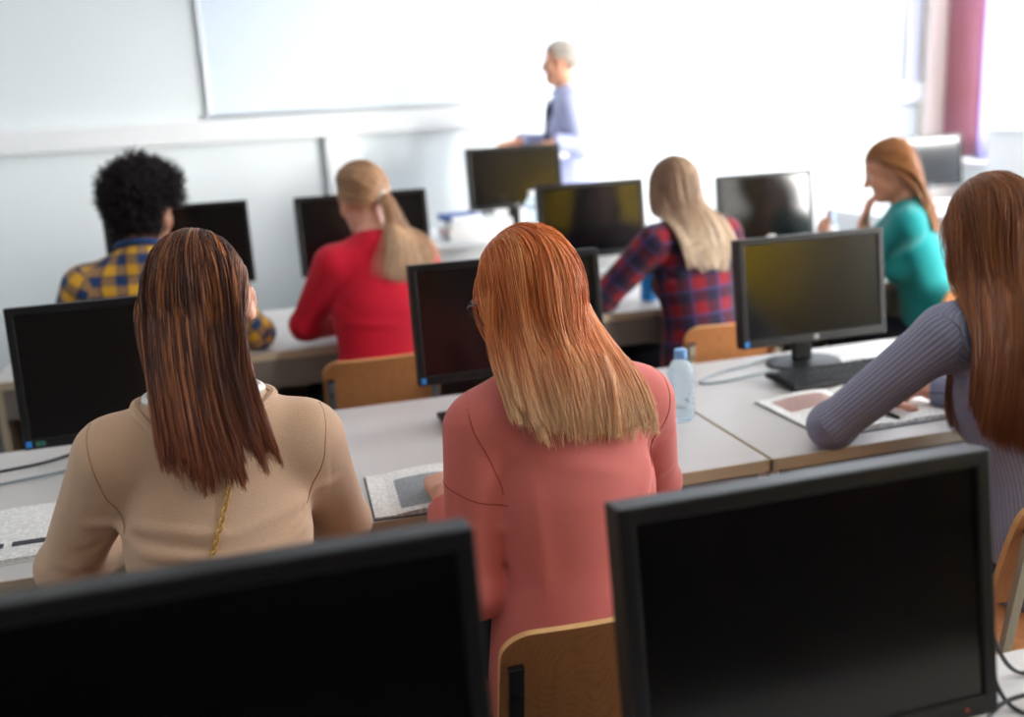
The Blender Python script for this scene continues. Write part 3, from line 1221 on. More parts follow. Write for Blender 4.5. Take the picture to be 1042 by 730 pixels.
def added_yellow_curtain():  # added behind the camera so the far monitors mirror an olive tone
    n, m = 120, 6
    V = []
    for i in range(n):
        u = i / (n - 1)
        for k in range(m):
            V.append((3.80 + u * 1.47, YB + .09 + .03 * math.sin(u * 2 * PI * 9), 2.95 - k / (m - 1) * 2.1))
    F = [(i * m + k, i * m + k + 1, (i + 1) * m + k + 1, (i + 1) * m + k) for i in range(n - 1) for k in range(m - 1)]
    loc = (4.53, YB + .09, .85)
    t = thing('curtain', 'unseen yellow curtain added over the rear window to give the monitors their olive reflection', 'curtain', loc)
    o = link('curtain_cloth', np_mesh('curtain_cloth', np.array(V) - np.array(loc), np.array(F)), M['yellow_cloth'], t, True)
    sm = o.modifiers.new('thick', 'SOLIDIFY')
    sm.thickness = .002
    MB().tube([(-.78, 0, 2.11), (.76, 0, 2.11)], .012, 10).build('curtain_rod', M['alu'], t, True)
added_yellow_curtain()

# ------------------------------------------------------------------ furniture
def desk(label, x0, x1, y0, y1, group=None, z=.74, base=0.0, white=False, name='desk'):
    t = thing(name, label, 'desk', ((x0 + x1) / 2, (y0 + y1) / 2, base), 0, group)
    hw, hd = (x1 - x0) / 2 - .003, (y1 - y0) / 2
    h = z - base
    e = M['trim'] if white else M['desk_edge']
    p = M['desk_white'] if white else M['desk_panel']
    MB().box(-hw + .002, hw - .002, -hd + .002, hd - .002, h - .028, h, .0015).build('tabletop', M['white_lacquer'] if white else M['desk_top'], t)
    f = MB()
    for (a, b, c, d) in ((-hw, hw, -hd, -hd + .0018), (-hw, hw, hd - .0018, hd), (-hw, -hw + .0018, -hd, hd), (hw - .0018, hw, -hd, hd)):
        f.box(a, b, c, d, h - .029, h - .0012)
    f.build('edge_band', e, t)
    for sx in (-1, 1):
        MB().box(sx * (hw - .013) - .012, sx * (hw - .013) + .012, -hd + .012, hd - .012, .01, h - .0285, .002).build('side_panel', e, t)
    if not white:
        MB().box(-hw + .026, hw - .026, -hd + .008, -hd + .022, h - .135, h - .0285, .001).build('apron_panel', p, t)
    MB().box(-hw + .026, hw - .026, (hd - .30) if not white else (-hd + .03), (hd - .28) if not white else (-hd + .05), .10 if not white else .02, h - .0285, .001).build('modesty_panel', p, t)
    return t

D2 = (1.866, 2.70)
D3 = (3.52, 4.35)
D1 = (.45, 1.04)
desk('front row desk under the nearest two black monitors and loose black cables', -.85, 1.10, *D1)
desk('white topped desk shared by the beige and the coral sweater students', -.85, 1.10, *D2)
desk('white topped desk with an open book and keyboard under the grey sweater student', 1.10, 2.70, *D2)
desk('third row desk with two black monitors before the plaid shirt man and red sweater woman', -.85, 1.10, *D3)
desk('third row desk with two monitors around the woman in dark red plaid', 1.10, 2.70, *D3)
desk('white teacher desk with a black monitor and piled folders', .72, 2.35, 4.58, 5.22, None, .93, .17, True, 'teacher_desk')
desk('white window desk carrying a brownish monitor near the curtain', 3.75, 4.75, 4.95, 5.65, None, .79, 0, True, 'desk')

def plate(w, h, r, notch=None, n=6):
    """rounded outline in XZ, z from 0 to h"""
    pts = []
    for cx, cz, a0 in ((w / 2 - r, h - r, 0), (-w / 2 + r, h - r, 90)):
        for k in range(n + 1):
            a = math.radians(a0 + 90 * k / n)
            pts.append((cx + r * math.cos(a), cz + r * math.sin(a)))
    return pts

def bent_panel(w, h, th, r, notch_w, notch_h, bow):
    """plywood backrest: rounded top corners, notched lower corners for the uprights, bowed across; local XZ, front towards +Y"""
    nx, nz = 26, 20
    t = bmesh.new()
    def half(z):
        if z < notch_h:
            return w / 2 - notch_w
        if z > h - r:
            d = z - (h - r)
            return w / 2 - r + math.sqrt(max(r * r - d * d, 0))
        return w / 2
    zs = sorted(set([i / 9 * notch_h for i in range(10)] + [notch_h + 1e-4] + [notch_h + (h - r - notch_h) * i / 6 for i in range(1, 7)] + [h - r + r * math.sin(PI / 2 * i / 9) for i in range(1, 10)] + [h - 1e-5]))
    front, back = [], []
    for z in zs:
        hwid = half(z) if z < h - 1e-6 else w / 2 - r
        fr, bk = [], []
        for i in range(nx + 1):
            x = -hwid + 2 * hwid * i / nx
            y = -bow * (1 - (2 * x / w) ** 2) - .02 * (z / h) ** 2
            fr.append(t.verts.new((x, y + th / 2, z)))
            bk.append(t.verts.new((x, y - th / 2, z)))
        front.append(fr)
        back.append(bk)
    for a, b, c, d in zip(front, front[1:], back, back[1:]):
        for i in range(nx):
            t.faces.new((a[i], b[i], b[i + 1], a[i + 1]))
            t.faces.new((c[i], c[i + 1], d[i + 1], d[i]))
        t.faces.new((a[0], c[0], d[0], b[0]))
        t.faces.new((a[nx], b[nx], d[nx], c[nx]))
    for i in range(nx):
        t.faces.new((front[0][i], front[0][i + 1], back[0][i + 1], back[0][i]))
        t.faces.new((front[-1][i], back[-1][i], back[-1][i + 1], front[-1][i + 1]))
    return t

def chair(label, x, y, az=0.0, top=.79, metal=None):
    """school chair: x, y under the middle of the seat, az turns left"""
    t = thing('school_chair', label, 'chair', (x, y, 0), math.radians(az), 'plywood school chairs')
    mt = metal or M['chair_metal']
    w, h = .385, .235
    lean = math.radians(11)
    Mb = Matrix.Translation((0, -.20, top - h)) @ Matrix.Rotation(lean, 4, 'X')
    b = MB()
    b.absorb(bent_panel(w, h, .011, .05, .0005, .125, .012), Mb)
    bk = b.build('backrest', M['wood'], t, True)
    me = bk.data
    me.materials.append(M['wood_edge'])
    for p in me.polygons:
        n = p.normal
        if abs(n.y) < .45:
            p.material_index = 1
    # seat, bent down at the front
    s = bmesh.new()
    n, m_ = 20, 16
    top_, bot = [], []
    for i in range(n + 1):
        v = i / n
        yy = -.185 + .385 * v
        zz = .452 - .012 * math.sin(PI * min(1, v * 1.1)) - (max(0, v - .85) / .15) ** 2 * .03
        hw = .195 - .03 * max(0, (.15 - v) / .15) ** 2
        top_.append([s.verts.new((-hw + 2 * hw * k / m_, yy, zz)) for k in range(m_ + 1)])
        bot.append([s.verts.new((-hw + 2 * hw * k / m_, yy, zz - .011)) for k in range(m_ + 1)])
    for a, b_, c, d in zip(top_, top_[1:], bot, bot[1:]):
        for k in range(m_):
            s.faces.new((a[k], a[k + 1], b_[k + 1], b_[k]))
            s.faces.new((c[k], d[k], d[k + 1], c[k + 1]))
        s.faces.new((a[0], b_[0], d[0], c[0]))
        s.faces.new((a[m_], c[m_], d[m_], b_[m_]))
    for k in range(m_):
        s.faces.new((top_[0][k], bot[0][k], bot[0][k + 1], top_[0][k + 1]))
        s.faces.new((top_[-1][k], top_[-1][k + 1], bot[-1][k + 1], bot[-1][k]))
    b = MB()
    b.absorb(s)
    b.build('seat', M['wood'], t, True)
    zt = h - .062
    for sx in (-1, 1):
        X = sx * .171
        # upright: flat bar from the rear of the seat rail to the notch of the backrest
        a = Vector((X, -.212, .415))
        c = Mb @ Vector((X, -.030, zt))
        d = (c - a).normalized()
        L = (c - a).length
        Mr = Matrix.Translation(a) @ d.to_track_quat('Z', 'Y').to_matrix().to_4x4()
        MB(Mr).box(-.012, .012, -.006, .006, 0, L, .002).build('upright', mt, t)
        p = a + d * (L - .05)
        MB(Matrix.Translation(p)).tube([(0, -.004, 0), (0, -.0095, 0)], .006, 10).build('bolt', M['black_cap'], t)
        MB(Mr).box(-.0125, .0125, -.0065, .0065, L - .004, L + .004, .002).build('cap', M['black_cap'], t)
        MB().tube(catmull([(X, -.212, .425), (X, -.16, .428), (X, -.10, .428), (X, .12, .425), (X, .165, .405), (X, .18, .36)], 6), .010, 10).build('seat_rail', mt, t, True)
        MB().tube([(X, -.12, .422), (X * 1.06, -.20, .012)], .010, 10).build('leg', mt, t, True)
        MB().tube([(X, .178, .37), (X * 1.06, .20, .012)], .010, 10).build('leg', mt, t, True)
        for yy in (-.201, .2003):
            MB().lathe([(.012, 0), (.013, .004), (.012, .02)], 10, Matrix.Translation((X * 1.06, yy, 0))).build('foot_cap', M['black_cap'], t, True)
    return t

# backrest plane lies .20 behind the seat centre
chair('plywood chair behind the coral sweatshirt, its back cut by the nearest right monitor', .50, 1.55, 0, .785, mat('dark_chair_tube', '#2A2A2E', .4, .5, .3))
chair('plywood chair hidden behind the beige sweater and the nearest left monitor', -.10, 1.56, 0, .785)
chair('plywood chair at the right edge with its beige upright and seat showing', 1.435, 1.575, 4, .84)
chair('plywood chair with grey bracket behind the red sweater', .405, 3.38, 0, .785, mat('grey_chair_tube', '#6E7074', .4, .5, .3))
chair('plywood chair behind the dark red plaid shirt, above the bottle', 1.655, 3.32, 0, .775)
chair('plywood chair under the man in blue and yellow plaid', -.33, 3.34, 0, .785)
chair('plywood chair under the woman in teal', 2.60, 3.38, 25, .80)

# ------------------------------------------------------------------ monitors
def text_mesh(body, size, ext):
    cu = bpy.data.curves.new('txt', 'FONT')
    cu.body = body
    cu.size = size
    cu.extrude = ext
    cu.align_x = 'CENTER'
    cu.align_y = 'CENTER'
    o = bpy.data.objects.new('txt', cu)
    C.objects.link(o)
    dg = bpy.context.evaluated_depsgraph_get()
    me = bpy.data.meshes.new_from_object(o.evaluated_get(dg))
    bpy.data.objects.remove(o)
    return me

def monitor(label, x, y, top, base=.74, W=.46, Hh=.315, tilt=7, az=0.0, sticker=True, logo=True, led=True, green=False, bez=.019):
    t = thing('computer_monitor', label, 'monitor', (x, y, base), math.radians(az), 'black flat computer monitors')
    bot = top - base - Hh * math.cos(math.radians(tilt))
    P = Matrix.Translation((0, 0, bot)) @ Matrix.Rotation(-math.radians(tilt), 4, 'X')
    b = MB(P)
    hw = W / 2
    # bezel ring with a rounded outside and a lip around the glass
    bb = bez * 1.35
    for (a, c, d, e) in ((-hw, -hw + bez, 0, Hh), (hw - bez, hw, 0, Hh), (-hw + bez * .8, hw - bez * .8, 0, bb), (-hw + bez * .8, hw - bez * .8, Hh - bez, Hh)):
        b.box(a, c, -.012, .03, d, e, .0028)
    b.build('bezel', M['bezel'], t)
    MB(P).box(-hw + bez * .6, hw - bez * .6, -.0075, .01, bb * .7, Hh - bez * .6).build('screen', M['screen'], t)
    b = MB(P)
    b.box(-hw + .004, hw - .004, .028, .042, .004, Hh - .004, .006)
    b.box(-hw * .62, hw * .62, .038, .062, .05, Hh - .06, .014)
    b.build('back_shell', M['bezel'], t)
    nk = MB()
    nk.box(-.032, .032, .058, .078, .012, bot + Hh * .45, .006)
    nk.build('neck', M['bezel'], t)
    bs = MB()
    bs.lathe([(.012, .014), (.08, .0125), (.108, .009), (.113, .004), (.112, 0), (.02, 0)], 40, Matrix.Translation((0, .055, 0)) @ Matrix.Diagonal((1.05, .82, 1, 1)))
    bs.build('base', M['bezel'], t, True)
    if sticker:
        MB(P).box(-hw + .006, -hw + .019, -.0129, -.0118, .006, .021).build('sticker', M['bluesticker'], t, label='small blue sticker')
        if green:
            MB(P).box(-hw + .028, -hw + .050, -.0129, -.0118, .008, .019).build('sticker', M['greensticker'], t, label='small dark green sticker')
    if logo:
        lo = MB(P)
        lo.tube([(0, -.0118, bb * .5), (0, -.0131, bb * .5)], .0082, 24)
        o = lo.build('logo', M['logo'], t, label='round silver hp emblem')
        me = text_mesh('hp', .013, .0004)
        Tm = P @ Matrix.Translation((0, -.0134, bb * .5 + .0005)) @ Matrix.Rotation(PI / 2, 4, 'X')
        me.transform(Tm)
        link('logo_letters', me, M['bezel'], o)
    if led:
        MB(P).tube([(hw - .045, -.0117, bb * .5), (hw - .045, -.0126, bb * .5)], .0011, 10).build('power_light', M['led'], t, label='tiny red power light')
    return t

monitor('nearest large black monitor at the lower right, cables beside it', .576, .855, 1.128, tilt=8, W=.462, Hh=.322, sticker=False)
monitor('nearest black monitor at the lower left, cut off by the picture bottom', -.056, .775, 1.172, tilt=8, W=.462, Hh=.322, sticker=False)
monitor('black monitor behind the beige sweater woman, at the left edge, light line on its bezel', -.29, 2.50, 1.141, W=.53, Hh=.345, green=True)
monitor('black monitor partly hidden by the copper haired woman, in front of her face', .687, 2.52, 1.151, W=.533, Hh=.325)
monitor('black monitor with olive reflection and round emblem on the desk of the grey sweater woman', 1.611, 2.50, 1.138, W=.48, Hh=.318, led=False)
monitor('black monitor beside the curly haired man in plaid', -.215, 3.93, 1.25, W=.527, sticker=False)
monitor('black monitor on both sides of the blonde ponytail', .49, 3.95, 1.242, W=.527, sticker=False)
monitor('monitor with olive reflection between the copper hair and the long blonde hair', 1.445, 3.90, 1.222, W=.474, sticker=False)
monitor('grey looking monitor at the right of the long blonde hair', 2.296, 3.95, 1.20, W=.464, sticker=False)
monitor('black monitor on the white teacher desk below the lecturer hands', 1.40, 4.90, 1.352, .93, W=.50, Hh=.315, sticker=False)
monitor('brownish washed out monitor beside the curtain behind the teal sweater woman', 4.22, 5.30, 1.235, .79, W=.46, sticker=False)

# ------------------------------------------------------------------ things on the desks
def keyboard(label, x, y, az=0.0):
    t = thing('keyboard', label, 'keyboard', (x, y, .74), math.radians(az), 'black keyboards')
    Mt = Matrix.Translation((0, 0, .004)) @ Matrix.Rotation(math.radians(3), 4, 'X')
    MB(Mt).box(-.222, .222, -.075, .075, .004, .018, .005).build('case', M['bezel'], t)
    k = MB(Mt)
    for r in range(6):
        y0 = -.063 + r * .0205 + (.005 if r == 5 else 0)
        x = -.212
        while x < .205:
            if r == 0 and abs(x + .10) < .008:
                wk = .10
            else:
                wk = .0165
            if not (.073 < x < .086 or .140 < x < .150):
                k.box(x, x + wk, y0, y0 + .0165, .017, .0225, .0015, 1)
            x += wk + .0028
    k.build('keys', M['key'], t)
    return t
keyboard('black keyboard in front of the round emblem monitor, beside the open book', 1.63, 2.365, 2)
keyboard('black keyboard mostly hidden behind the coral sweatshirt', .675, 2.40, 0)

def open_book(label, x, y, az, w=.21, d=.29, cover='cover', lift=.012, blocks=(), name='open_book'):
    t = thing(name, label, 'book', (x, y, .74), math.radians(az))
    def page(sg, z0):
        n = 12
        bm = bmesh.new()
        T, B = [], []
        for i in range(n + 1):
            u = i / n
            z = z0 + lift * math.sin(PI * min(1, u * 1.15 + .05)) ** .7 * (1 - u * .5) + .004
            xx = sg * (.002 + u * w)
            T.append([bm.verts.new((xx, yy, z)) for yy in (-d / 2, d / 2)])
            B.append([bm.verts.new((xx, yy, .002)) for yy in (-d / 2, d / 2)])
        for i in range(n):
            bm.faces.new((T[i][0], T[i + 1][0], T[i + 1][1], T[i][1]))
            bm.faces.new((B[i][0], B[i][1], B[i + 1][1], B[i + 1][0]))
            bm.faces.new((T[i][0], B[i][0], B[i + 1][0], T[i + 1][0]))
            bm.faces.new((T[i][1], T[i + 1][1], B[i + 1][1], B[i][1]))
        bm.faces.new((T[0][0], T[0][1], B[0][1], B[0][0]))
        bm.faces.new((T[-1][0], B[-1][0], B[-1][1], T[-1][1]))
        b = MB()
        b.absorb(bm)
        return b
    for sg in (-1, 1):
        page(sg, .002).build('pages', M['paper'], t)
    MB().box(-w - .006, w + .006, -d / 2 - .004, d / 2 + .004, 0, .002).build('cover', M[cover], t)
    for (m, x0, x1, y0, y1) in blocks:
        bm = bmesh.new()
        n = 8
        rows = []
        for i in range(n + 1):
            xx = x0 + (x1 - x0) * i / n
            u = max(0, (abs(xx) - .002) / w)
            z = .002 + lift * math.sin(PI * min(1, u * 1.15 + .05)) ** .7 * (1 - u * .5) + .0046
            rows.append([bm.verts.new((xx, yy, z)) for yy in (y0, y1)])
        for i in range(n):
            bm.faces.new((rows[i][0], rows[i + 1][0], rows[i + 1][1], rows[i][1]))
        bmesh.ops.solidify(bm, geom=bm.faces[:], thickness=.0003)
        b = MB()
        b.absorb(bm)
        b.build('printed_block', M[m], t)
    return t
open_book('open book with pink tinted page under the grey sleeve', 1.500, 2.10, 1, .215, .315, blocks=[('paper_pink', -.19, -.04, .03, .13)])
open_book('open workbook with a grey printed block between the beige and coral sweaters', .435, 1.985, -3, .225, .245, blocks=[('paper_tint', -.17, -.03, -.10, .07)])
open_book('printed papers with dark table bars at the left edge beside the beige sleeve', -.60, 2.08, 6, .21, .29, 'plain_paper', .006, blocks=[('paper_table', .02, .075, -.085, -.06), ('paper_table', .09, .17, -.085, -.06)], name='open_magazine')

def sheet(label, x, y, z, w, d, az, m='plain_paper', th=.0012, name='paper_sheet'):
    t = MB().box(-w / 2, w / 2, -d / 2, d / 2, 0, th).build(name, M[m])
    t.location = (x, y, z)
    t.rotation_euler = (0, 0, math.radians(az))
    return tag(t, label, 'paper')
sheet('white paper lying under and right of the round emblem monitor foot', 1.90, 2.57, .7402, .21, .20, 8)
sheet('white sheet lying left of the plaid shirt woman on the third row desk', 1.40, 3.80, .7402, .21, .297, -12)

# pen lying along the fold of the open book
o = MB().tube([(0, -.07, 0), (0, -.066, 0), (0, .055, 0), (0, .066, 0), (0, .07, 0)], [.002, .0042, .0042, .0028, .0008], 12).build('pen', M['pen'], None, True)
o.location = (1.502, 2.03, .7545)
o.rotation_euler = (0, 0, math.radians(3))
tag(o, 'black pen lying in the fold of the open book by the grey sleeve', 'pen')

def bottle(label, x, y, z, h=.20, r=.033, capm='cap_blue', bodym='clear', group=None):
    t = thing('water_bottle', label, 'bottle', (x, y, z), 0, group)
    pr = [(.004, .003), (r * .8, 0), (r, .008)]
    n = 7
    z0, z1 = .012, h * .62
    for i in range(n * 4 + 1):
        u = i / (n * 4)
        pr.append((r - .0016 * (1 - math.cos(2 * PI * u * n)) * .5, z0 + (z1 - z0) * u))
    pr += [(r, h * .66), (r * .93, h * .73), (r * .7, h * .81), (r * .45, h * .865), (.0125, h * .89), (.0125, h * .93)]
    MB().lathe(pr, 32).build('bottle_body', M[bodym], t, True)
    MB().lathe([(.0155, h * .90), (.016, h * .902), (.016, h * .995), (.0145, h), (.0005, h)], 28).build('cap', M[capm], t, True)
    MB().lathe([(.0165, h * .875), (.017, h * .88), (.017, h * .895), (.0165, h * .898)], 28).build('neck_ring', M[capm], t, True)
    return t
bottle('small clear water bottle with pale blue cap behind the coral shoulder', 1.045, 2.22, .74, .185, .034)
bottle('bright blue plastic bottle seen under the arm of the dark red plaid shirt', 1.60, 3.70, .74, .19, .033, 'cap_white', 'bluebottle')
bottle('bottle whose white cap peeks over the round emblem monitor', 2.155, 3.68, .74, .225, .034, 'cap_white')
bottle('clear bottle at the right edge of the grey looking third row monitor', 2.66, 4.02, .74, .26, .034, 'cap_blue')
bottle('clear bottle with white cap on the teacher desk, left of the olive monitor', 1.40, 4.64, .93, .215, .036, 'cap_white')

# paper cup on the third row desk
b = MB()
b.lathe([(.026, 0), (.036, .095), (.038, .098), (.036, .1), (.034, .097), (.025, .004)], 28)
o = b.build('paper_cup', M['cup'], None, True)
o.location = (1.515, 3.93, .74)
tag(o, 'white cup under the olive third row monitor, left of the plaid sleeve', 'cup')

# pile on the teacher desk
def slab(label, name, cat, x, y, z, w, d, h, az, m, pages='plain_paper'):
    t = thing(name, label, cat, (x, y, z), math.radians(az), None)
    MB().box(-w / 2 + .004, w / 2 - .003, -d / 2 + .003, d / 2 - .003, .002, h - .002).build('pages', M[pages], t)
    b = MB()
    b.box(-w / 2, w / 2, -d / 2, d / 2, 0, .0022)
    b.box(-w / 2, w / 2, -d / 2, d / 2, h - .0022, h)
    b.box(-w / 2, -w / 2 + .0022, -d / 2, d / 2, 0, h)
    b.build('cover', M[m], t)
    return t
slab('grey folder at the bottom of the pile on the white teacher desk', 'folder', 'folder', 1.13, 4.74, .93, .30, .22, .022, 0, 'grey_book')
slab('pale pink book second from the bottom of the teacher desk pile', 'book', 'book', 1.11, 4.74, .952, .28, .21, .028, 3, 'pink_book')
slab('thick white folder near the top of the teacher desk pile', 'folder', 'folder', 1.145, 4.74, .98, .31, .23, .040, -2, 'plain_paper')
slab('blue folder lying on top of the teacher desk pile', 'folder', 'folder', 1.06, 4.75, 1.02, .16, .20, .028, 8, 'navy_book')

# cables
def cable(label, pts, r=.0032, m='cable', n=10):
    pts = catmull(pts, n)
    o = MB().tube(pts, r, 8).build('cable', M[m], None, True)
    return tag(o, label, 'cable')
z1 = .744
cable('black cable crossing the front desk corner to the right edge, upper one', [(.86, .96, .95), (.90, .97, .84), (.96, .985, .752), (1.02, .97, z1), (1.085, .93, z1)])
cable('black cable dropping steeply beside the nearest right monitor', [(.845, .93, .96), (.875, .945, .83), (.90, .93, .75), (.93, .88, z1), (.99, .80, z1 + .008), (1.05, .74, z1)])
cable('black cable looping flat over the cable bundle on the front desk', [(.80, .84, z1), (.84, .90, z1), (.90, .93, z1 + .006), (.98, .925, z1 + .006), (1.07, .89, z1)])
cable('thick black cable lowest in the bundle on the front desk', [(.74, .82, z1 + .001), (.84, .855, z1 + .001), (.93, .87, z1), (1.00, .86, z1), (1.08, .83, z1)], .0042)
cable('black cable in the middle of the bundle on the front desk', [(.76, .79, z1), (.85, .83, z1 + .008), (.94, .845, z1 + .008), (1.02, .83, z1 + .002), (1.08, .80, z1)], .0036)
cable('grey blue cable looping left of the round emblem monitor', [(1.56, 2.63, .75), (1.46, 2.60, .744), (1.34, 2.56, .744), (1.245, 2.505, .744), (1.235, 2.475, .744), (1.30, 2.47, .744), (1.40, 2.49, .744), (1.48, 2.51, .744)], .0035, 'cable_grey')
cable('dark cable on the desk under the monitor at the left edge', [(-.72, 2.50, z1), (-.62, 2.53, z1), (-.52, 2.56, z1), (-.42, 2.64, z1), (-.36, 2.66, z1)], .0035)
cable('grey cable in front of the dark cable at the left edge', [(-.74, 2.40, z1), (-.60, 2.43, z1), (-.48, 2.46, z1), (-.40, 2.50, z1)], .003, 'cable_grey')

# lectern and the white cabinet by the window
def lectern():
    t = thing('lectern', 'white lectern the lecturer leans on, above the teacher desk monitor', 'lectern', (1.60, 5.56, .17))
    MB().box(-.20, .20, -.19, .19, .03, 1.08, .006).build('body', M['desk_white'], t)
    MB().box(-.18, .18, -.17, .17, 0, .03).build('plinth', M['rail'], t)
    MB(Matrix.Translation((0, 0, 1.08)) @ Matrix.Rotation(math.radians(0), 4, 'Y')).box(-.24, .24, -.22, .22, 0, .03, .006).build('top', M['white_lacquer'], t)
lectern()
sheet('white notes lying on the lectern under the lecturer hands', 1.62, 5.50, 1.2805, .297, .21, 10, 'plain_paper', .006)
def cabinet():
    t = thing('cabinet', 'bright white cabinet under the window at the right edge, behind the grey sweater woman', 'cabinet', (4.62, 4.62, 0))
    MB().box(-.40, .62, -.22, .22, .06, 1.26, .006).build('body', M['white_lacquer'], t)
    MB().box(-.38, .60, -.20, .20, 0, .06).build('plinth', M['rail'], t)
    for i, (a, b) in enumerate(((-.395, .108), (.112, .615))):
        d = MB().box(a, b, -.238, -.221, .07, 1.22, .003).build('door', M['white_lacquer'], t)
        hx = b - .04 if i == 0 else a + .04
        MB().tube([(hx, -.239, .62), (hx, -.258, .63), (hx, -.258, .74), (hx, -.239, .75)], .005, 8).build('handle', M['alu'], d, True)
    MB().box(-.41, .63, -.245, .225, 1.26, 1.285, .004).build('top', M['white_lacquer'], t)
cabinet()

# ------------------------------------------------------------------ people
def long_style(part_x=0.0, back=.5, out=.35, sweep=None, grav=.25, hw=(.10, .10), cx=(0., 0.), zref=(1.15, .98), spring=16.0, by=-.09):
    """hw: half width of the fall at the two heights zref, cx: its sideways shift there (head's own right)"""
    def f(D, pos, t, H):
        R = H.R
        n = len(D)
        lat = nrm(np.array([H.lat[0], H.lat[1], 0]))
        DX = (D @ R.T) @ lat
        if t == 0.0:
            sx = np.tanh((D[:, 0] - part_x) * 6)
            k = out * np.clip(D[:, 2], 0, 1) * 2
            d = np.stack([sx * k, np.where(D[:, 1] > -.1, -back, -back * .4), -np.ones(n) * .5], 1) @ R.T
            return d, .25
        wish = np.tile(np.array([0, 0, -1.0]), (n, 1))
        q = (pos - H.hc) @ R - SC
        high = q[:, 2] > -.03
        w = np.where(high & (q[:, 1] > -.05), back, 0.0)
        crown = (q[:, 2] > .02) & (q[:, 1] > -.04) & (np.abs(q[:, 0]) < .05)
        w = np.where(crown, 1.3, w)
        wish[crown, 2] = -.25
        wish = wish - (R[:, 1] * w[:, None])
        u = np.clip((zref[0] - pos[:, 2]) / (zref[0] - zref[1]), 0, 1)
        tx = cx[0] + (cx[1] - cx[0]) * u + DX * (hw[0] + (hw[1] - hw[0]) * u)
        x = (pos - H.hc) @ lat
        pull = np.clip((tx - x) * spring, -2.2, 2.2) * np.clip((zref[0] + .10 - pos[:, 2]) / .10, 0, 1)
        wish = wish + pull[:, None] * lat
        fw = nrm(np.array([H.dep[0], H.dep[1], 0]))
        y = (pos - H.hc) @ fw
        pb = np.clip((y - by) * 14, 0, 1.6) * np.clip((zref[0] + .06 - pos[:, 2]) / .08, 0, 1)
        wish = wish - pb[:, None] * fw
        wish[crown] += np.tanh((D[crown, 0] - part_x) * 6)[:, None] * R[:, 0] * out * 1.5
        if sweep is not None:
            wish = wish + sweep(D, q, pos, t, H)
        wish /= np.linalg.norm(wish, axis=1, keepdims=True)
        return wish, grav
    return f

def hair_colour(dark, mid, light, tip=None, tip_from=.5, light_share=.3):
    d, m, l = (np.array(lin(x)) for x in (dark, mid, light))
    tp = np.array(lin(tip)) if tip else None
    tj = np.random.default_rng(3)
    def f(r, c, t, D):
        a = np.clip(.55 * c + .45 * r, 0, 1)
        base = np.where((a < .5)[:, None], d + (m - d) * (a / .5)[:, None], m + (l - m) * np.clip((a - .5) / max(light_share, .05), 0, 1)[:, None])
        col = np.repeat(base[:, None, :], len(t), 1)
        if tp is not None:
            f0 = (tip_from + tj.normal(size=len(r)) * .12)[:, None]
            w = np.clip((t[None, :] - f0) / (1.05 - f0), 0, 1) ** 1.3 * (.55 + .45 * c[:, None])
            col = col + (tp - col) * w[..., None]
        return col
    return f

SK1 = skin_mat('fair_skin', '#D9A088')
SK2 = skin_mat('brown_skin', '#A06A4C')
SK3 = skin_mat('light_skin', '#D8A083')
HM = hair_mat('hair_strands')
HMD = hair_mat('curly_hair', .6, .35)

